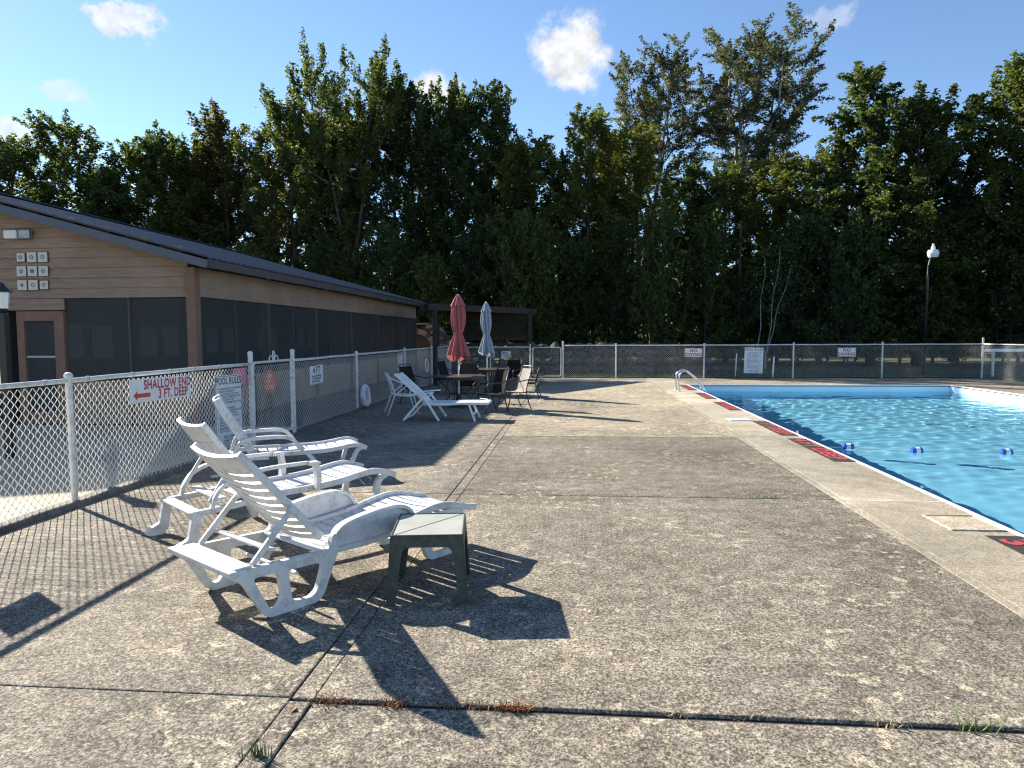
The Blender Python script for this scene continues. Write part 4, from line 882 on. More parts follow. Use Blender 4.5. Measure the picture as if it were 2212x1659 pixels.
def umbrella(x, y, H_, mat_, label, seed, lean=(0, 0), width=1.0):
    t_ = thing('patio_umbrella', label, 'umbrella', (x, y, 0), 0, 'closed patio umbrellas'); t_.rotation_euler = (lean[0], lean[1], R(seed * 40))
    MB().lathe([(0.27, 0.0), (0.27, 0.025), (0.22, 0.05), (0.05, 0.07), (0.035, 0.30), (0.028, 0.30)], 24).build('base', 'black_plastic', t_, smooth=False)
    MB().tube([(0, 0, 0.05), (0, 0, H_ - 0.02)], 0.019, 10).build('pole', 'bead_white', t_)
    MB().lathe([(0.03, H_ - 0.03), (0.02, H_), (0.006, H_ + 0.03)], 10).build('finial', 'bead_white', t_)
    rg = random.Random(seed); nf = 8; n = 96; hc = H_ - 1.07
    CL = 1.44; prof = [(0.040, 1.0, .006), (0.070, 0.95, .012), (0.098, 0.87, .018), (0.118, 0.76, .024), (0.124, 0.64, .026), (0.116, 0.54, .022), (0.098, 0.46, .015), (0.080, 0.415, .010), (0.078, 0.39, .008), (0.092, 0.35, .014), (0.122, 0.26, .026), (0.150, 0.15, .038), (0.172, 0.06, .048), (0.180, 0.0, .052)]
    ph = [rg.uniform(-.25, .25) for _ in range(nf)]; hem = [rg.uniform(-.13, .10) for _ in range(nf)]
    vs_ = []
    for r_, q, am in prof:
        for k in range(n):
            a = 2 * math.pi * k / n; f_ = k / n * nf; i = int(f_) % nf; fr_ = f_ - int(f_)
            w_ = math.sin(math.pi * fr_) ** 0.8; h2 = hem[i] * (1 - fr_) + hem[(i + 1) % nf] * fr_
            rad = width * (r_ + 1.35 * am * (w_ - 0.5) * 2 * (0.7 + 0.6 * ((i * 37) % 10) / 10) + 0.25 * am * math.sin(3 * a + seed + 6 * q)); aa = a + 0.9 * (1 - q) * ph[i] * w_ + 0.35 * (1 - q)
            z_ = H_ - 0.03 - CL + CL * q + (h2 + 0.06 * (w_ - .5)) * max(0, 1 - q * 5)
            vs_.append((rad * math.cos(aa), rad * math.sin(aa), z_))
    m_ = len(prof); mb = MB(); mb.v = vs_; mb.f = [(i * n + k, (i + 1) * n + k, (i + 1) * n + (k + 1) % n, i * n + (k + 1) % n) for i in range(m_ - 1) for k in range(n)]
    cv = mb.build('canopy', mat_, t_, smooth=True)
    cp = []
    for r_, q in ((0.03, 0.02), (0.075, -0.06), (0.120, -0.17), (0.152, -0.245)):
        cp += [(width * (r_ * (1 + 0.09 * math.sin(8 * 2 * math.pi * k / 48)) ) * math.cos(2 * math.pi * k / 48), width * (r_ * (1 + 0.09 * math.sin(8 * 2 * math.pi * k / 48))) * math.sin(2 * math.pi * k / 48), H_ + q - 0.01 + (0.02 * math.sin(8 * 2 * math.pi * k / 48) if q < -.2 else 0)) for k in range(48)]
    mb = MB(); mb.v = cp; mb.f = [(i * 48 + k, (i + 1) * 48 + k, (i + 1) * 48 + (k + 1) % 48, i * 48 + (k + 1) % 48) for i in range(3) for k in range(48)]
    mb.build('vent_cap', mat_, cv, smooth=True)
    zt = H_ - 0.03 - CL + CL * 0.395; MB().tube([(0.092 * width * math.cos(a), 0.092 * width * math.sin(a), zt + 0.006 * math.sin(3 * a)) for a in np.linspace(0, 2 * math.pi, 25)[:-1]], 0.010, 6, closed=True).build('tie_strap', mat_, cv)
patio_table(-2.76, 16.55, 'round dark metal table under the closed red umbrella')
patio_table(-2.50, 20.0, 'round dark metal table under the closed blue umbrella')
umbrella(-2.76, 16.55, 2.62, 'canopy_red', 'closed faded red umbrella tied at the waist', 3, width=1.12)
umbrella(-2.50, 20.0, 2.60, 'canopy_blue', 'closed pale blue umbrella tied at the waist', 5, lean=(0, R(0.8)), width=1.0)
def patio_chair(x, y, deg, label, sling):
    """faces local +X"""
    t_ = thing('patio_chair', label, 'chair', (x, y, 0), R(deg), 'dark metal sling chairs round the tables'); F = 'brown_metal'
    for s in (-1, 1):
        MB().tube([(-0.31, s * 0.25, 0.0), (-0.24, s * 0.25, 0.14), (-0.19, s * 0.25, 0.34), (-0.18, s * 0.25, 0.46), (-0.22, s * 0.245, 0.62), (-0.33, s * 0.235, 0.94)], 0.013, 8).build('back_leg', F, t_, smooth=True)
        MB().tube([(0.33, s * 0.27, 0.0), (0.26, s * 0.27, 0.16), (0.23, s * 0.27, 0.36), (0.25, s * 0.275, 0.50), (0.29, s * 0.275, 0.60), (0.22, s * 0.275, 0.645), (0.05, s * 0.275, 0.635), (-0.12, s * 0.27, 0.66), (-0.24, s * 0.245, 0.68)], 0.013, 8).build('front_leg_arm', F, t_, smooth=True)
        MB().tube([(0.24, s * 0.262, 0.41), (0.0, s * 0.255, 0.39), (-0.185, s * 0.25, 0.39)], 0.012, 8).build('seat_rail', F, t_, smooth=True)
    MB().tube([(-0.33, -0.235, 0.94), (-0.345, -0.19, 0.975), (-0.345, 0.19, 0.975), (-0.33, 0.235, 0.94)], 0.013, 8).build('top_rail', F, t_, smooth=True)
    MB().tube([(0.20, -0.265, 0.30), (0.20, 0.265, 0.30)], 0.010, 6).build('stretcher', F, t_); MB().tube([(-0.195, -0.25, 0.32), (-0.195, 0.25, 0.32)], 0.010, 6).build('stretcher', F, t_)
    pts, _ = curve_pts([(0.25, 0.425), (0.10, 0.40), (-0.10, 0.395), (-0.17, 0.42), (-0.205, 0.55), (-0.255, 0.72), (-0.325, 0.925)], 28); mb = MB(); n = len(pts)
    for p in pts:
        for v in (-0.235, -0.12, 0, 0.12, 0.235): mb.v.append((p.x - 0.010 * (1 - (v / .235) ** 2), v, p.y - 0.006 * (1 - (v / .235) ** 2)))
    mb.f = [(i * 5 + k, i * 5 + k + 1, (i + 1) * 5 + k + 1, (i + 1) * 5 + k) for i in range(n - 1) for k in range(4)]
    mb.build('sling', sling, t_, smooth=True)
    for s in (-1, 1): MB().lathe([(0.016, 0.0), (0.016, 0.02)], 8, (0.33, s * 0.27)).build('foot_cap', 'black_plastic', t_)
patio_chair(-1.86, 15.42, 220, 'sling patio chair angled beside the folding lounger foot', 'sling_dark')
patio_chair(-1.40, 16.05, 211, 'sunlit pale sling chair with its back to the pool', 'sling')
patio_chair(-1.25, 19.0, 178, 'dark sling chair seen edge on by the blue umbrella table', 'sling_dark')
patio_chair(-3.95, 17.2, -25, 'dark sling chair between the fence and the red umbrella table', 'sling_dark')
patio_chair(-2.75, 17.75, -92, 'dark sling chair between the two patio tables', 'sling_dark')
patio_chair(-3.70, 20.6, -20, 'dark sling chair behind the red umbrella by the fence', 'sling_dark')
patio_chair(-2.0, 21.3, -115, 'dark sling chair on the far side of the blue umbrella table', 'sling_dark')

# ------------------------------------------------------------------ pergola in the fence corner
pg = thing('pergola', 'dark brown timber pergola with lattice back in the fence corner', 'pergola', (-4.0, 26.0, 0))
def q_(x, y, z): return (x + 4.0, y - 26.0, z)
W_ = 'pergola_wood'
P1, P2, P3 = (-5.05, 23.9), (-2.0, 28.35), (-5.2, 28.35)
for x, y in ((-4.68, 23.35), (-5.1, 25.9), (-4.95, 28.25), (-4.62, 28.25), (-3.45, 28.25), (-1.82, 28.2)): MB().box(x + 4 - 0.07, x + 4 + 0.07, y - 26 - 0.07, y - 26 + 0.07, -0.05, 2.56).build('post', W_, pg, bevel=0.006)
for a, b_ in ((( -4.85, 23.15), (-1.70, 28.55)), ((-5.2, 28.3), (-1.55, 28.3)), ((-5.1, 23.3), (-5.2, 28.5))):
    MB().bar(q_(a[0], a[1], 2.62), q_(b_[0], b_[1], 2.62), 0.09, 0.20).build('beam', W_, pg)
for k in range(24):
    y0 = 23.55 + 0.2 * k; xr_ = -4.85 + 3.15 * (y0 - 23.15) / 5.4
    MB().box(-5.25 + 4, xr_ + 0.1 + 4, y0 - 26, y0 - 26 + 0.185, 2.722, 2.75).build('roof_board', W_, pg)
for z0, z1 in ((2.30, 2.50), (1.48, 1.62), (1.26, 1.36)): MB().box(-4.6 + 4, -1.8 + 4, 2.20, 2.235, z0, z1).build('rail', W_, pg)
lt = MB(); q = -0.58
while q < 2.25:
    for s in (1, -1):
        a, b_ = (q, 2.21, 1.62), (q + s * 0.66, 2.21, 2.30)
        lo, hi = -0.58, 2.18; aa, bb = Vector(a), Vector(b_)
        def clip(v, w_): 
            if v.x < lo: v = w_.lerp(v, (w_.x - lo) / (w_.x - v.x)) if w_.x > lo else None
            elif v.x > hi: v = w_.lerp(v, (hi - w_.x) / (v.x - w_.x)) if w_.x < hi else None
            return v
        a2 = clip(aa, bb); b2 = clip(bb, aa)
        if a2 and b2 and (a2 - b2).length > 0.05: MB().bar(a2 + Vector((0, 0.008 * s, 0)), b2 + Vector((0, 0.008 * s, 0)), 0.010, 0.030, side=(0, 1, 0) if False else (0, 0, 1)).build('lattice_slat', W_, pg)
    q += 0.115
# ------------------------------------------------------------------ stone wall with an arch, boulders
sw = thing('stone_arch', 'tan stone wall with a low arched opening behind the pool house', 'wall', (-7.0, 32.5, 0))
rs = random.Random(21); stone_meshes = []
def stone_mesh(name, seed, mat_):
    r_ = random.Random(seed); mb = MB().box(-.5, .5, -.5, .5, -.5, .5); mb.v = [(x + r_.uniform(-.07, .07), y + r_.uniform(-.06, .06), z + r_.uniform(-.07, .07)) for x, y, z in mb.v]
    me = mb.mesh(name); me.materials.append(MATS[mat_]); return me
sms = [stone_mesh('stone', 40 + k, 'stone_tan' if k % 3 else 'stone_grey') for k in range(6)]
MB().box(-2.2, 2.1, 0.06, 0.4, -0.07, 1.05).build('core', 'mortar', sw)
z = 0.0; cnt = 0
while z < 2.15:
    h_ = rs.uniform(.10, .17); x = -9.2
    while x < -4.9:
        l_ = rs.uniform(.22, .5); cx, cz = x + l_ / 2, z + h_ / 2
        top_ = 2.2 if cx < -6.7 else 2.2 - (cx + 6.7) * 0.68
        inarch = cz > 1.1 and math.hypot((cx + 7.35), (cz - 1.10)) < 0.80 + l_ / 2
        if cz < top_ and not inarch:
            o = link('stone', sms[rs.randrange(6)], None, sw); o.location = (cx + 7.0, rs.uniform(-.02, .02), cz); o.scale = (l_ * 0.97, 0.24, h_ * 0.96); cnt += 1
        x += l_
    z += h_
MB().bar((0.15, 0.05, 2.20), (2.15, 0.05, 0.86), 0.34, 0.20).build('capstone', 'stone_grey', sw, bevel=0.01)
MB().bar((-2.25, 0.05, 2.22), (0.15, 0.05, 2.22), 0.34, 0.07).build('capstone', 'stone_tan', sw, bevel=0.01)
MB().box(-1.6, 0.9, 0.30, 0.36, 1.05, 2.1).build('arch_dark', 'black_plastic', sw)  # black sheet painting in the dark of the arch opening
for k in range(13):
    a = R(4 + 172 * k / 12); o = link('arch_stone', sms[k % 6], None, sw); o.location = (-0.35 + 0.78 * math.cos(a), -0.03, 1.10 + 0.78 * math.sin(a)); o.rotation_euler = (0, -a, 0); o.scale = (0.24, 0.26, 0.20)
for sx_, x_ in ((-1, -0.35 - 0.98), (1, -0.35 + 0.98)):
    for q in range(4):
        o = link('stone', sms[(q + 2) % 6], None, sw); o.location = (x_ + sx_ * 0.06, 0.0, 1.22 + 0.2 * q); o.scale = (0.32 + 0.06 * q, 0.22, 0.19)
bw = thing('boulder_wall', 'rough wall of grey boulders behind the far fence and gate', 'wall', (2.0, 31.0, -0.07))
def boulder_mesh(seed):
    bm = bmesh.new(); bmesh.ops.create_icosphere(bm, subdivisions=2, radius=0.5); r_ = random.Random(seed); ph = [(Vector((r_.gauss(0, 1), r_.gauss(0, 1), r_.gauss(0, 1))).normalized(), r_.uniform(.25, .42)) for _ in range(9)]
    for v in bm.verts:
        for d, c_ in ph:
            e_ = v.co.dot(d) - c_
            if e_ > 0: v.co -= d * e_ * 0.85
    me = bpy.data.meshes.new('boulder'); bm.to_mesh(me); bm.free(); me.materials.append(MATS['stone_grey']); return me
bms = [boulder_mesh(60 + k) for k in range(6)]
for lay, (zz_, x0, x1) in enumerate(((0.2, -5.5, 7.0), (0.56, -5.2, 6.0), (0.9, -5.0, 5.0), (1.2, -4.8, 4.3))):
    x = x0
    while x < x1:
        s = rs.uniform(.42, .62); o = link('boulder', bms[rs.randrange(6)], None, bw); o.location = (x - 2.0, 0.12 * lay + rs.uniform(-.06, .06), zz_ + rs.uniform(-.04, .04)); o.scale = (s * 1.15, s, s * 0.82); o.rotation_euler = (rs.uniform(-.3, .3), rs.uniform(-.3, .3), rs.uniform(0, 6)); x += s * 0.93
# ------------------------------------------------------------------ lamp post, stakes, rail beyond the fence
t_ = thing('lamp_post', 'tall dark pole carrying a white dome yard light by the trees', 'lamp', (14.42, 31.0, -0.07))
MB().tube([(0, 0, 0), (0.04, 0, 3.9), (0.05, 0, 4.55)], [0.06, 0.045, 0.035], 10).build('pole', 'dark_metal', t_, smooth=True)
MB().tube([(0.05, 0, 4.5), (0.10, 0, 4.75), (0.20, 0, 4.92)], 0.028, 8).build('arm', 'dark_metal', t_)
MB().lathe([(0.17, 4.86), (0.215, 4.98), (0.225, 5.06), (0.20, 5.10), (0.19, 5.16)], 20, (0.22, 0)).build('dome', 'bead_white', t_, smooth=False)
MB().lathe([(0.08, 5.16), (0.08, 5.30), (0.045, 5.32), (0.045, 5.42)], 12, (0.22, 0)).build('sensor', 'bead_white', t_)
for x, h_, lb in ((6.2, 0.92, 'thin white stake leaning beyond the far fence'), (7.62, 0.80, 'short thick white stake beyond the fence past the rules sign')):
    o = MB().bar((-0.02, 0, -0.1), (0.03, 0.02, h_), 0.035 if x < 7 else 0.055, 0.02).build('white_stake', 'bead_white', loc=(x, 28.35, 0)); tag(o, lb, 'stake')
t_ = thing('white_rail', 'white horizontal board rail beyond the corner of the fence', 'rail', (16.2, 28.6, -0.07))
MB().box(-0.7, 2.2, -0.02, 0.02, 1.03, 1.14).build('board', 'bead_white', t_)
for x in (-0.35, 1.9): MB().box(x - 0.04, x + 0.04, 0.021, 0.09, 0, 1.10).build('post', 'fence_paint', t_)
# ------------------------------------------------------------------ trees
def unit(a): return a / np.maximum(np.linalg.norm(a, axis=-1, keepdims=True), 1e-9)
def leaf_quads(rg, C_, size, wr=0.68, up_bias=0.0):
    n = len(C_); a = unit(rg.normal(size=(n, 3)) + np.array([0, 0, -0.35])); nrm = unit(rg.normal(size=(n, 3)) + np.array([0, 0, up_bias]))
    b_ = unit(np.cross(nrm, a)); nn = np.cross(a, b_); s = size * rg.uniform(0.65, 1.3, (n, 1))
    V_ = np.stack([C_ - a * s / 2, C_ + b_ * s * wr / 2 + nn * s * 0.10, C_ + a * s / 2, C_ - b_ * s * wr / 2 + nn * s * 0.10], 1).reshape(-1, 3)
    return V_, np.arange(n * 4).reshape(-1, 4)
def grow(seed, H_, R_, base, style, leaf=0.20, per_twig=52, step=0.30, leaders=1, split=0.3, bark='bark', leafm='maple_leaf', upness=0.55, trunk_r=0.16, twig_len=(0.55, 1.15), spike=0.0, env=None, droop=0.0):
    rg = np.random.default_rng(seed); wood = MB(); tw_s, tw_d, tw_l, tw_n = [], [], [], []
    paths = []
    if leaders == 1:
        n = 9; wob = np.cumsum(rg.normal(0, 0.10, (n, 2)), 0); wob -= wob[0]
        paths.append([np.array([wob[i, 0], wob[i, 1], H_ * 0.94 * i / (n - 1)]) for i in range(n)])
        wood.tube(paths[0], [trunk_r * (1 - 0.88 * i / (n - 1)) for i in range(n)], 8)
    else:
        fork = np.array([0, 0, H_ * split]); wood.tube([(0, 0, 0), (0.05, 0.02, H_ * split * .5), tuple(fork)], [trunk_r * 1.15, trunk_r, trunk_r * 0.85], 8)
        for q in range(leaders):
            a = 2 * math.pi * q / leaders + rg.uniform(-.5, .5); out_ = R_ * rg.uniform(.25, .5); n = 8
            pth = [fork + np.array([math.cos(a) * out_ * (i / (n - 1)) ** 0.8, math.sin(a) * out_ * (i / (n - 1)) ** 0.8, (H_ * rg.uniform(.90, .96) - fork[2]) * i / (n - 1)]) + rg.normal(0, 0.06, 3) * (i > 0) for i in range(n)]
            paths.append(pth); wood.tube(pth, [trunk_r * 0.62 * (1 - 0.85 * i / (n - 1)) for i in range(n)], 7)
    for pth in paths:
        P_ = np.array(pth); zs = P_[:, 2]; z = max(base * H_, zs[0] + 0.2); az = rg.uniform(0, 6.28)
        while z < H_ * 0.97:
            t_ = (z - base * H_) / (H_ * (1 - base)); c0 = np.array([np.interp(z, zs, P_[:, 0]), np.interp(z, zs, P_[:, 1]), min(z, zs[-1])])
            e_ = (env(t_) if env else (min(1.0, 0.35 + 2.4 * t_)) * ((1.03 - t_ ** 3.8) ** 0.62)) * (0.8 if leaders > 1 else 1.0)
            ln = max(0.35, R_ * e_ * rg.uniform(.68, 1.12)); az += 2.4 + rg.uniform(-.5, .5); el = R(8 + 46 * t_ ** 1.2 + rg.uniform(-8, 8)) - droop * (1 - t_)
            d = np.array([math.cos(az) * math.cos(el), math.sin(az) * math.cos(el), math.sin(el)]); m_ = 5; br = [c0]; dd = d.copy()
            for i in range(m_): dd = dd + np.array([0, 0, 0.10 + 0.10 * upness]) + rg.normal(0, 0.09, 3); dd /= np.linalg.norm(dd); br.append(br[-1] + dd * ln / m_)
            r0 = 0.012 + 0.020 * ln * (1 - 0.5 * t_); wood.tube(br, [r0 * (1 - 0.8 * i / m_) for i in range(m_ + 1)], 4, caps=False)
            B_ = np.array(br); nt_ = int(max(3, ln * 3.6))
            for k in range(nt_):
                f_ = 0.22 + 0.80 * (k + rg.uniform(0, 1)) / nt_; f_ = min(f_, 1.0); i = min(int(f_ * m_), m_ - 1); p0 = B_[i] + (B_[i + 1] - B_[i]) * (f_ * m_ - i)
                sd_ = rg.normal(size=3); sd_ /= np.linalg.norm(sd_); dr_ = (B_[i + 1] - B_[i]); dr_ /= np.linalg.norm(dr_)
                dv = dr_ * 0.55 + sd_ * 0.75 + np.array([0, 0, upness]); dv /= np.linalg.norm(dv)
                l_ = rg.uniform(*twig_len); sp_ = 1
                if spike and rg.uniform() < spike * (0.3 + t_): dv = unit(np.array([dv[0] * 0.28, dv[1] * 0.28, 1.0])); l_ *= 1.55; sp_ = 0.75
                tw_s.append(p0); tw_d.append(dv); tw_l.append(l_); tw_n.append(int(per_twig * l_ / np.mean(twig_len) * sp_))
                if k % 2 == 0: wood.tube([p0, p0 + dv * l_ * 0.9], [0.010, 0.004], 3, caps=False)
            z += step * rg.uniform(.7, 1.3) * (1.0 if leaders == 1 else leaders * 0.55)
    idx = np.repeat(np.arange(len(tw_n)), tw_n); f_ = rg.uniform(0.05, 1.05, len(idx)); S_, D_, L2 = np.array(tw_s), np.array(tw_d), np.array(tw_l)
    C_ = S_[idx] + D_[idx] * (L2[idx] * f_)[:, None] + rg.normal(0, 1, (len(idx), 3)) * (0.13 * (1.15 - 0.75 * f_))[:, None]
    V_, F_ = leaf_quads(rg, C_, leaf); me = npmesh('crown', V_, F_); me.materials.append(MATS[leafm])
    wm_ = wood.mesh('trunk'); wm_.materials.append(MATS[bark])
    for p_ in wm_.polygons: p_.use_smooth = True
    return wm_, me, H_, R_
TV = {
 'm1': grow(101, 16, 3.6, 0.10, 'm', leaf=0.165, per_twig=74, spike=0.16),
 'm2': grow(102, 15, 3.4, 0.06, 'm', leaf=0.16, per_twig=74, spike=0.08, upness=0.35),
 'm3': grow(103, 17, 4.0, 0.14, 'm', leaf=0.17, per_twig=70, spike=0.22, upness=0.7, leaders=2, split=0.22),
 's1': grow(104, 18, 3.1, 0.20, 's', leaf=0.155, per_twig=66, spike=0.30, upness=0.8),
 't1': grow(105, 20, 5.3, 0.42, 't', leaf=0.16, per_twig=62, spike=0.26, upness=0.75, leaders=4, split=0.34, trunk_r=0.2, step=0.34),
 'c1': grow(106, 17, 3.8, 0.05, 'm', leaf=0.18, per_twig=76, spike=0.0, upness=0.15, env=lambda t: (1.03 - t ** 1.6) ** 0.8 * min(1, 0.5 + 2.5 * t), droop=0.05),
 'a1': grow(107, 22, 4.4, 0.46, 'a', leaf=0.135, per_twig=95, step=0.36, leaders=3, split=0.5, bark='aspen_bark', leafm='aspen_leaf', upness=0.25, trunk_r=0.2, twig_len=(0.7, 1.4)),
 'a2': grow(108, 22, 4.6, 0.44, 'a', leaf=0.135, per_twig=95, step=0.34, leaders=4, split=0.44, bark='aspen_bark', leafm='aspen_leaf', upness=0.25, trunk_r=0.24, twig_len=(0.7, 1.4)),
 'b1': grow(109, 7, 2.3, 0.03, 'b', leaf=0.17, per_twig=34, step=0.17, upness=0.35, trunk_r=0.06, env=lambda t: (t + .25) ** .3 * (1.05 - t) ** .5 * 1.2),
 'b2': grow(110, 6, 2.5, 0.03, 'b', leaf=0.18, per_twig=34, step=0.17, upness=0.2, trunk_r=0.06, leaders=3, split=0.06, env=lambda t: (t + .3) ** .3 * (1.05 - t) ** .5 * 1.2),
}
NAMES = {'m': 'maple_tree', 's': 'maple_tree', 't': 'maple_tree', 'c': 'broadleaf_tree', 'a': 'aspen_tree', 'b': 'understory_shrub'}
def tree(kind, x, y, H_, R_, rz, label, cat, group, tint=(1, 1, 1)):
    wm_, me, h0, r0 = TV[kind]; t_ = thing(NAMES[kind[0]], label, cat, (x, y, -0.1), rz, group)
    for nm, d_ in (('trunk', wm_), ('crown', me)):
        o = link(nm, d_, None, t_); o.scale = (R_ / r0, R_ / r0, H_ * (0.93 if kind[0] in 'mstc' else 0.96) / h0)
        if nm == 'crown': o.color = (*tint, 1)
Yel = (1.55, 1.30, 0.85); Grn = (1, 1, 1); Red = (1.5, 0.95, 0.9); Drk = (0.75, 0.8, 0.8); Olv = (1.2, 1.1, 0.8)
LEFT, MID, RIGHT = 'trees behind the pool house', 'trees behind the far fence', 'trees beyond the yard light'
Lb = 'leafy green tree standing behind the pool house roof'
TREES = [
 ('m2', -40.5, 48, 16.5, 4.0, Lb, LEFT, Grn), ('m1', -38.6, 52, 18.9, 3.5, 'round topped tree above the pool house roof, taller than its neighbours', LEFT, Olv), ('c1', -34.7, 50, 14.4, 3.6, Lb, LEFT, Grn),
 ('m1', -31.8, 50, 16.4, 3.6, Lb, LEFT, Grn), ('m3', -28.4, 50, 16.9, 3.4, Lb, LEFT, Olv), ('s1', -24.9, 50, 18.4, 3.2, 'tree with reddish tips rising behind the pool house roof', LEFT, Red), ('m1', -22.0, 54, 17.8, 3.0, Lb, LEFT, Red),
 ('s1', -18.7, 47, 18.0, 3.0, 'narrow spiky maple beside the tall forked one', MID, Olv), ('t1', -14.6, 46, 20.0, 4.8, 'tall forked maple with bare trunks showing sky between them', MID, Olv), ('s1', -11.9, 47.6, 19.6, 2.6, 'spiky maple crowding the tall forked one', MID, Grn),
 ('m3', -9.6, 47.5, 19.2, 2.9, 'green maple with a cloud showing behind its crown', MID, Grn), ('m1', -6.0, 46, 18.2, 2.9, 'dense rounded maple above the patio umbrellas', MID, Drk), ('m2', -3.0, 45, 14.9, 2.6, 'yellowing maple, lower, behind the far gate', MID, Yel),
 ('c1', -1.0, 46, 14.0, 2.8, 'full crowned tree low behind the far gate', MID, Grn), ('s1', 0.5, 44, 15.9, 2.5, 'pointed yellow green maple behind the far fence', MID, Yel), ('m1', 3.0, 45, 15.0, 2.8, 'yellow topped maple at the foot of the smaller aspen', MID, Yel),
 ('a1', 5.6, 53, 22.4, 4.0, 'tall thin crowned aspen with a pale bent trunk', MID, Grn), ('a2', 12.2, 53, 23.2, 4.9, 'tallest wide crowned aspen with pale branching limbs', MID, Grn),
 ('c1', 6.7, 46, 13.2, 3.0, 'full crowned tree below the two aspens', MID, Grn), ('m2', 9.2, 45, 12.2, 2.8, 'full crowned tree below the two aspens', MID, Olv), ('m1', 12.2, 45, 12.8, 2.9, 'yellow green tree below the widest aspen', MID, Yel), ('m2', 14.3, 43.5, 13.2, 2.6, 'yellow green tree below the widest aspen', MID, Olv),
 ('c1', 16.6, 42, 17.9, 3.9, 'big dense broadleaf tree behind the yard light', RIGHT, Grn), ('m2', 18.7, 41, 15.3, 2.9, 'sunlit broadleaf tree crowding the big one by the yard light', RIGHT, Olv), ('c1', 21.2, 42, 15.8, 3.3, 'dense dark broadleaf tree right of the yard light pole', RIGHT, Drk),
 ('m1', -36.6, 53, 15.6, 3.0, Lb, LEFT, Grn), ('m3', -30.2, 53, 16.4, 3.0, Lb, LEFT, Grn), ('m1', -26.6, 52, 16.6, 3.0, Lb, LEFT, Olv), ('m3', -16.8, 49, 18.0, 3.0, 'green maple filling the gap beside the tall forked one', MID, Grn), ('m2', -7.9, 48, 18.4, 2.6, 'green maple between two taller rounded crowns', MID, Grn), ('m1', -4.4, 49, 15.2, 2.6, 'green maple set back behind the far gate', MID, Grn), ('m2', 1.8, 48, 15.2, 2.6, 'olive maple between the two pointed yellow ones', MID, Olv), ('c1', 19.9, 44, 15.6, 3.0, 'dark broadleaf tree set back behind the yard light', RIGHT, Drk),
 ('m3', 23.6, 39, 16.6, 3.0, 'sunlit broadleaf tree above the fence corner', RIGHT, Olv), ('c1', 26.4, 41, 16.2, 3.6, 'dense dark broadleaf tree past the fence corner', RIGHT, Drk), ('m2', 29.5, 38, 15, 3.2, 'dense dark broadleaf tree past the fence corner', RIGHT, Drk)]
rt_ = random.Random(77); FW = {'m': 1.6, 's': 1.6, 't': 1.2, 'c': 1.45, 'a': 1.3}
for k, x, y, H_, R_, lb, gp, tint in TREES: tree(k, x, y, H_, R_ * FW[k[0]], rt_.uniform(0, 6.28), lb, 'tree', gp, tint)
# second, hidden-behind row closes the wood; then the shrubby forest edge
for k in range(11):
    x = -22 + 5.0 * k + rt_.uniform(-.6, .6); hh = rt_.uniform(9.5, 12.5)
    tree(['c1', 'm2', 'm1'][k % 3], x, 50 + rt_.uniform(0, 3) - 0.14 * max(0, x), hh, rt_.uniform(2.9, 3.5), rt_.uniform(0, 6), 'shorter tree filling the wood between the taller crowns', 'tree', 'shorter trees inside the wood', Grn)
for k in range(26):
    x = -26 + 2.2 * k + rt_.uniform(-.7, .7); y = 41.5 - 0.10 * max(0, x) + rt_.uniform(-1.5, 1.5)
    tree('b1' if k % 2 else 'b2', x, y, rt_.uniform(5.0, 8.2), rt_.uniform(1.9, 2.6), rt_.uniform(0, 6), 'leafy understory shrub at the shaded edge of the wood', 'shrub', 'shrubs along the edge of the wood', rt_.choice([Grn, Drk, Olv]))
# pale birch stems
for x, y, tx, h_ in ((8.95, 36.2, 0.3, 5.5), (9.25, 36.0, 1.2, 5.0), (9.35, 36.1, 0.6, 6.0)):
    t_ = thing('birch_sapling', 'thin pale birch stem leaning in front of the dark wood', 'sapling', (x, y, -0.07), 0, 'pale birch stems')
    P_ = [(tx * (q / 8) ** 1.3 + 0.06 * math.sin(q * 1.7 + x), 0, h_ * q / 8) for q in range(9)]
    MB().tube(P_, [0.035 * (1 - 0.75 * q / 8) for q in range(9)], 6).build('stem', 'aspen_bark', t_, smooth=True)
    rg = np.random.default_rng(int(x * 100)); C_ = np.array([P_[5 + i % 4] for i in range(220)]) + rg.normal(0, 0.42, (220, 3)); V_, F_ = leaf_quads(rg, C_, 0.10); me = npmesh('crown', V_, F_); me.materials.append(MATS['maple_leaf']); link('crown', me, None, t_)
# far wood that reads as one mass
rg = np.random.default_rng(5); n = 110000
X_ = rg.uniform(-95, 80, n); top = 6.2 + 1.6 * np.sin(X_ * 0.31) + 1.3 * np.sin(X_ * 0.93 + 1); Y_ = 58 + rg.uniform(0, 9, n) - 0.10 * np.maximum(0, X_); Z_ = top * rg.uniform(0, 1, n) ** 1.35
V_, F_ = leaf_quads(rg, np.stack([X_, Y_, Z_], 1), 0.42); me = npmesh('distant_wood', V_, F_); me.materials.append(MATS['maple_leaf']); o = link('distant_wood', me, None); o.color = (0.8, 0.85, 0.8, 1)
tag(o, 'dark mass of wood behind the nearer trees', 'wood', kind='stuff')
# trunks in the shade of the wood
for k in range(26):
    x = -20 + 1.9 * k + rt_.uniform(-.8, .8); y = 43.5 + rt_.uniform(-1.5, 3) - 0.1 * max(0, x); h_ = rt_.uniform(6, 9); dx = rt_.uniform(-.5, .5); r_ = rt_.uniform(.05, .11)
    o = MB().tube([(0, 0, -0.1), (dx * .4, 0, h_ * .5), (dx, 0, h_)], [r_, r_ * .8, r_ * .4], 6).build('tree_trunk', 'bark', smooth=True, loc=(x, y, 0)); tag(o, 'slender dark trunk standing in the shaded wood', 'trunk', 'slender trunks in the wood')

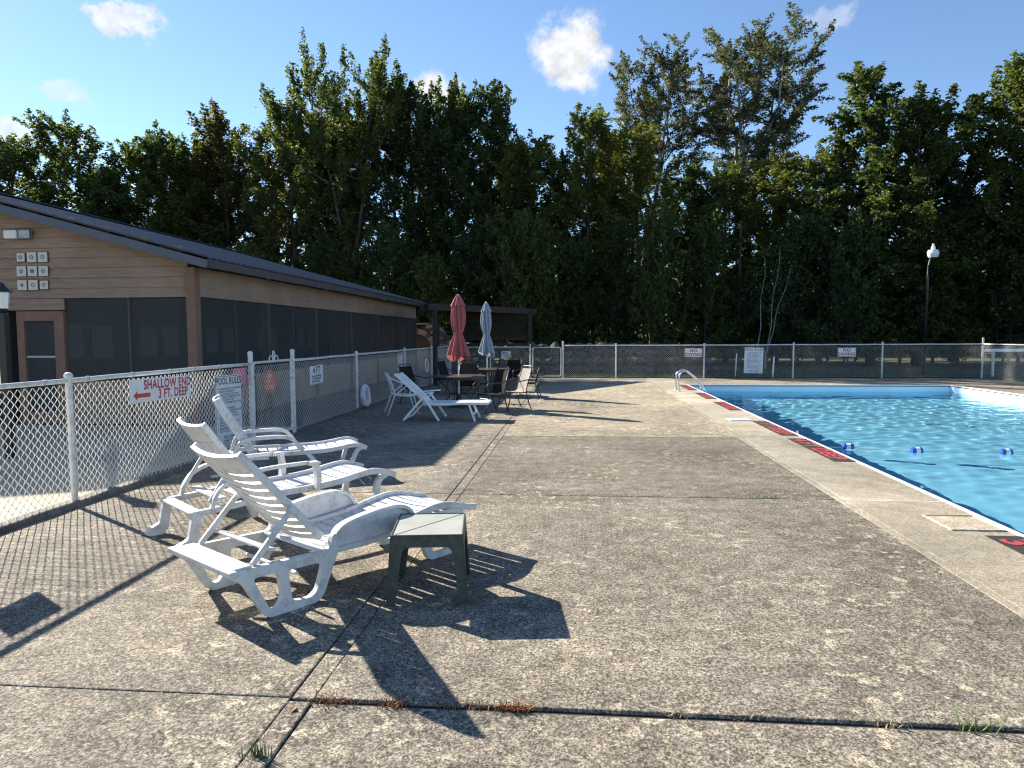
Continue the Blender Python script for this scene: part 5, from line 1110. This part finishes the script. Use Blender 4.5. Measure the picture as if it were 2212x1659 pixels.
# ------------------------------------------------------------------ grass, weeds, litter
def blades(rg, n, fx, fy, hlo, hhi, wd, spread=0.5):
    x, y = fx(n), fy(n); h_ = rg.uniform(hlo, hhi, n); a = rg.uniform(0, 6.28, n); ln = rg.uniform(0, spread, n) * h_
    b0 = np.stack([x - np.sin(a) * wd, y + np.cos(a) * wd, 0 * x], 1); b1 = np.stack([x + np.sin(a) * wd, y - np.cos(a) * wd, 0 * x], 1)
    md = np.stack([x + np.cos(a) * ln * .4, y + np.sin(a) * ln * .4, h_ * .6], 1); tp = np.stack([x + np.cos(a) * ln, y + np.sin(a) * ln, h_], 1)
    o1 = np.stack([np.sin(a) * wd * .7, -np.cos(a) * wd * .7, 0 * x], 1)
    V_ = np.stack([b0, b1, md + o1, md - o1, tp], 1); F4 = []
    i = np.arange(n)[:, None] * 5; T_ = np.concatenate([i + np.array([[0, 1, 2]]), i + np.array([[0, 2, 3]]), i + np.array([[3, 2, 4]])], 0)
    return V_.reshape(-1, 3), T_
rg = np.random.default_rng(8)
V_, F_ = blades(rg, 16000, lambda n: rg.uniform(-5, 17, n), lambda n: 28.0 + rg.exponential(1.1, n), 0.05, 0.22, 0.007)
me = npmesh('grass', V_, F_); me.materials.append(MATS['grass_blade']); tag(link('grass', me, None, loc=(0, 0, -0.07)), 'rough grass growing along the back of the far fence', 'grass', kind='stuff')
def clump(name, x, y, n, rad, hlo, hhi, mat_, label, cat, group, sp=1.1, sx=1.0, seed=0):
    rg = np.random.default_rng(seed + int(abs(x * 991)) + n); V_, F_ = blades(rg, n, lambda m_: rg.normal(0, rad * sx, m_), lambda m_: rg.normal(0, rad * 0.35, m_), hlo, hhi, 0.0025, sp)
    me = npmesh(name, V_, F_); me.materials.append(MATS[mat_]); return tag(link(name, me, None, loc=(x, y, -0.012)), label, cat, group)
G_ = 'green weeds in the deck joint'
for x, n, r_ in ((-0.28, 26, .07), (0.32, 16, .05), (0.56, 26, .06), (1.34, 26, .05), (1.58, 20, .04)): clump('weed_clump', x, 7.366, n, r_, 0.015, 0.05, 'weed', 'small green weed tuft in the cross joint', 'weed', G_)
clump('weed_clump', 1.84, 7.366, 70, .075, 0.02, 0.07, 'weed', 'widest green weed tuft in the cross joint by the coping', 'weed', G_); clump('weed_clump', 2.02, 7.366, 60, .06, 0.02, 0.065, 'weed', 'green weed tuft beside the widest one in the joint', 'weed', G_)
clump('weed_clump', 1.70, 3.085, 34, .05, 0.03, 0.09, 'weed', 'green blades in the wide near joint', 'weed', None, 1.6)
clump('weed_clump', -1.268, 2.64, 50, .03, 0.03, 0.085, 'weed', 'leafy green weed where the strip joint runs off', 'weed', None, 1.0)
Gd = 'dry brown weeds in the near joint'
for x, n, r_, lb in ((-1.13, 80, .06, 'dry rusty weeds at the corner of the near joint'), (-0.84, 70, .05, 'dry rusty weed tuft along the near joint'), (-0.50, 40, .07, 'dry rusty weed tuft along the near joint'), (-0.28, 150, .04, 'densest dry rusty weed tuft spilling over the slab')):
    clump('dry_weed', x, 3.088, n, r_, 0.012, 0.045, 'dry_grass', lb, 'weed', Gd, 1.8)
for x, n in ((0.45, 14), (0.75, 12), (1.35, 26)): clump('straw_tuft', x, 3.085, n, .05, 0.01, 0.04, 'straw', 'wisp of pale straw in the near joint', 'weed', 'straw wisps in the near joint', 1.8)
mb = MB(); mb.v = [(0, -0.02, 0.004), (0.018, 0.0, 0.012), (0.004, 0.035, 0.006), (-0.018, 0.008, 0.010)]; mb.f = [(0, 1, 2), (0, 2, 3)]
o = mb.build('fallen_leaf', 'dry_grass', loc=(-1.272, 2.99, -0.004)); tag(o, 'single dry orange leaf lying on the narrow joint strip', 'leaf')
rg = np.random.default_rng(44); n = 60; C_ = np.stack([rg.uniform(-4.6, 2.5, n), rg.uniform(2.2, 9.0, n), np.full(n, 0.007)], 1); V_, F_ = leaf_quads(rg, C_, 0.022, 0.5, 9.0); V_[:, 2] = np.clip(V_[:, 2], 0.005, 0.012)
me = npmesh('leaf_litter', V_, F_); me.materials.append(MATS['bark']); tag(link('leaf_litter', me, None), 'tiny dark bits of litter scattered over the deck', 'litter', kind='stuff')
